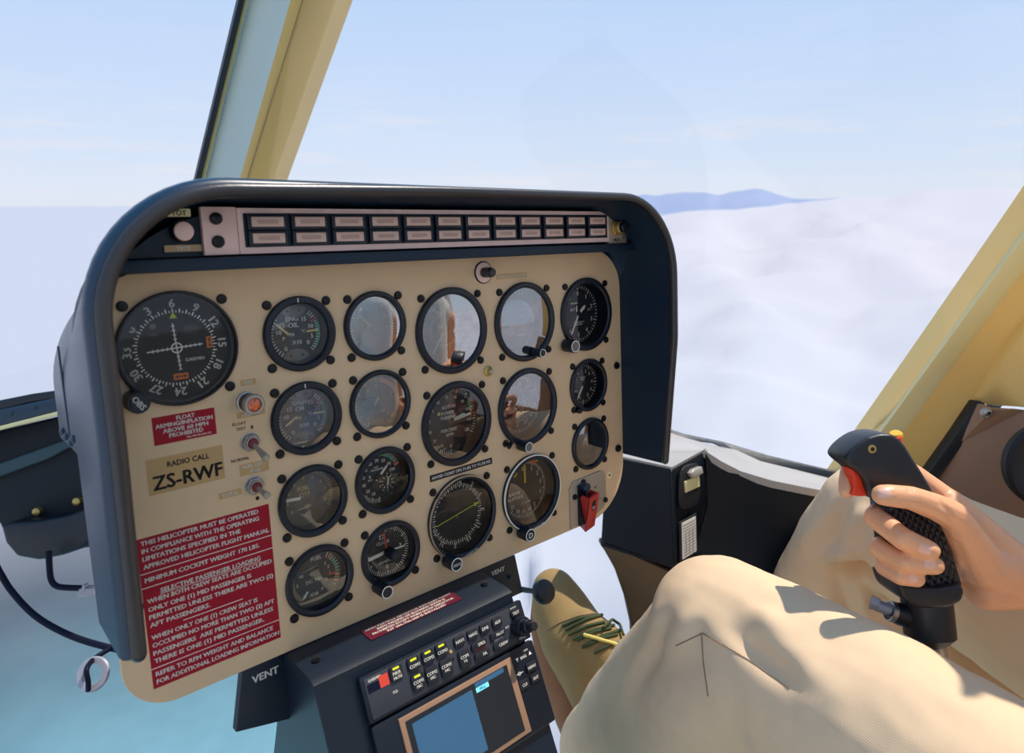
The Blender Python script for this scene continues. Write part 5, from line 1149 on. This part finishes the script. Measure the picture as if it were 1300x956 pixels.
for r in rr:
    for i in range(64): a = 2 * PI * i / 64; vs.append((r * math.cos(a), r * math.sin(a), 0))
for j in range(len(rr) - 1):
    for i in range(64): fs.append((j * 64 + i, (j + 1) * 64 + i, (j + 1) * 64 + (i + 1) % 64, j * 64 + (i + 1) % 64))
b.add(vs, fs, hz); o = b.build('mist_layer', None, scale=1, smooth=0); o.location = (camg.x, camg.y, -450); tag(o, 'pale mist lying over the sea left of the instrument hood', 'mist', kind='stuff')
# distant hills
M['hill'] = mat('hill_haze_blue', (150, 160, 184), .9, 0, .05, .001, spec=0)  # distance haze painted into the hill colour
vs = []; n = 90
for i in range(n + 1):
    a = head - math.radians(2 + 34 * i / n); r = 30000; t = i / n
    h = 560 * max(0, (.30 + .5 * NZ.noise(Vector((t * 7, 1, 0))) + .28 * NZ.noise(Vector((t * 22, 4, 0))))) + 380 * math.exp(-((t - .49) / .06) ** 2) + 150 * math.exp(-((t - .3) / .12) ** 2)
    h *= smoothstep(0, .12, t) * smoothstep(0, .1, 1 - t)
    for rr_, hh in ((r - 4000, -900), (r, h), (r + 5000, -900)): vs.append((camg.x + rr_ * math.cos(a), camg.y + rr_ * math.sin(a), hh))
fs = []
for i in range(n):
    for k in range(2): a = i * 3 + k; fs.append((a, a + 1, a + 4, a + 3))
b = MB(); b.add(vs, fs, 'hill'); o = b.build('hill_range', None, scale=1, smooth=60); tag(o, 'faint blue range of hills on the horizon right of the instrument hood', 'hills')

# ---------------------------------------------------------------- sky
wd = bpy.data.worlds.new('sky'); SC.world = wd; wd.use_nodes = True; nt = wd.node_tree; nt.nodes.clear(); L = nt.links.new
o = nd(nt, 'ShaderNodeOutputWorld'); bg = nd(nt, 'ShaderNodeBackground'); L(bg.outputs[0], o.inputs[0])
tc = nd(nt, 'ShaderNodeTexCoord'); sp = nd(nt, 'ShaderNodeSeparateXYZ'); L(tc.outputs['Generated'], sp.inputs[0])
cr_ = nd(nt, 'ShaderNodeValToRGB'); L(sp.outputs['Z'], cr_.inputs[0]); el = cr_.color_ramp.elements
el[0].position = 0; el[0].color = (*lin((226, 233, 244)), 1); el[1].position = .95; el[1].color = (*lin((120, 175, 235)), 1)
for p, c in ((.02, (224, 233, 248)), (.06, (216, 230, 250)), (.14, (205, 224, 251)), (.26, (190, 215, 250)), (.5, (165, 200, 246))):
    e = el.new(p); e.color = (*lin(c), 1)
mp = nd(nt, 'ShaderNodeMapping'); mp.inputs['Scale'].default_value = (2.2, 2.2, 22); L(tc.outputs['Generated'], mp.inputs[0])
ns_ = nd(nt, 'ShaderNodeTexNoise'); ns_.inputs['Scale'].default_value = 2.3; ns_.inputs['Detail'].default_value = 6; ns_.inputs['Roughness'].default_value = .55; L(mp.outputs[0], ns_.inputs['Vector'])
r2 = nd(nt, 'ShaderNodeValToRGB'); L(ns_.outputs['Fac'], r2.inputs[0]); r2.color_ramp.elements[0].position = .5; r2.color_ramp.elements[1].position = .72; r2.color_ramp.elements[0].color = (0, 0, 0, 1); r2.color_ramp.elements[1].color = (.55, .55, .55, 1)
# cirrus only in a low band
bd = nd(nt, 'ShaderNodeValToRGB'); L(sp.outputs['Z'], bd.inputs[0]); e = bd.color_ramp.elements; e[0].position = 0; e[0].color = (.3, .3, .3, 1); e[1].position = .5; e[1].color = (.12, .12, .12, 1)
for p, v in ((.03, 1), (.09, .9), (.15, .15)): q = e.new(p); q.color = (v, v, v, 1)
ml = nd(nt, 'ShaderNodeMath', operation='MULTIPLY'); L(r2.outputs[0], ml.inputs[0]); L(bd.outputs[0], ml.inputs[1])
mx = nd(nt, 'ShaderNodeMix', data_type='RGBA'); L(ml.outputs[0], mx.inputs[0]); L(cr_.outputs[0], mx.inputs[6]); mx.inputs[7].default_value = (*lin((240, 236, 242)), 1)
L(mx.outputs[2], bg.inputs[0]); bg.inputs[1].default_value = 1.0
sun = bpy.data.lights.new('sun', 'SUN'); sun.energy = 4.3; sun.angle = .012; sun.color = (1, .92, .82)
so = bpy.data.objects.new('sun', sun); COL.objects.link(so)
sd = (W.to_3x3() @ Vector((.42, .88, .15))).normalized(); so.rotation_euler = sd.to_track_quat('Z', 'Y').to_euler(); so.location = (0, 0, 5)

# ---------------------------------------------------------------- camera
cam = bpy.data.cameras.new('camera'); co = bpy.data.objects.new('camera', cam); COL.objects.link(co); SC.camera = co
cam.sensor_width = 36; cam.sensor_fit = 'HORIZONTAL'; cam.lens = F / 1300 * 36; cam.shift_y = -(478 - PY) / 1300; cam.clip_end = 200000; cam.clip_start = .02
Rr = Vector((RC[0][0], -RC[0][1], -RC[0][2])); Ru = -Vector((RC[1][0], -RC[1][1], -RC[1][2])); Rb = -Vector((RC[2][0], -RC[2][1], -RC[2][2]))
Mc = Matrix((Rr, Ru, Rb)).transposed().to_4x4(); co.matrix_world = Matrix.Translation(CAMP) @ (RW @ Mc)
cam.dof.use_dof = True; cam.dof.focus_distance = .68; cam.dof.aperture_fstop = 8
SC.view_settings.view_transform = 'Standard'; SC.view_settings.look = 'None'; SC.view_settings.gamma = 1; SC.view_settings.exposure = 0; SC.view_settings.use_curve_mapping = False
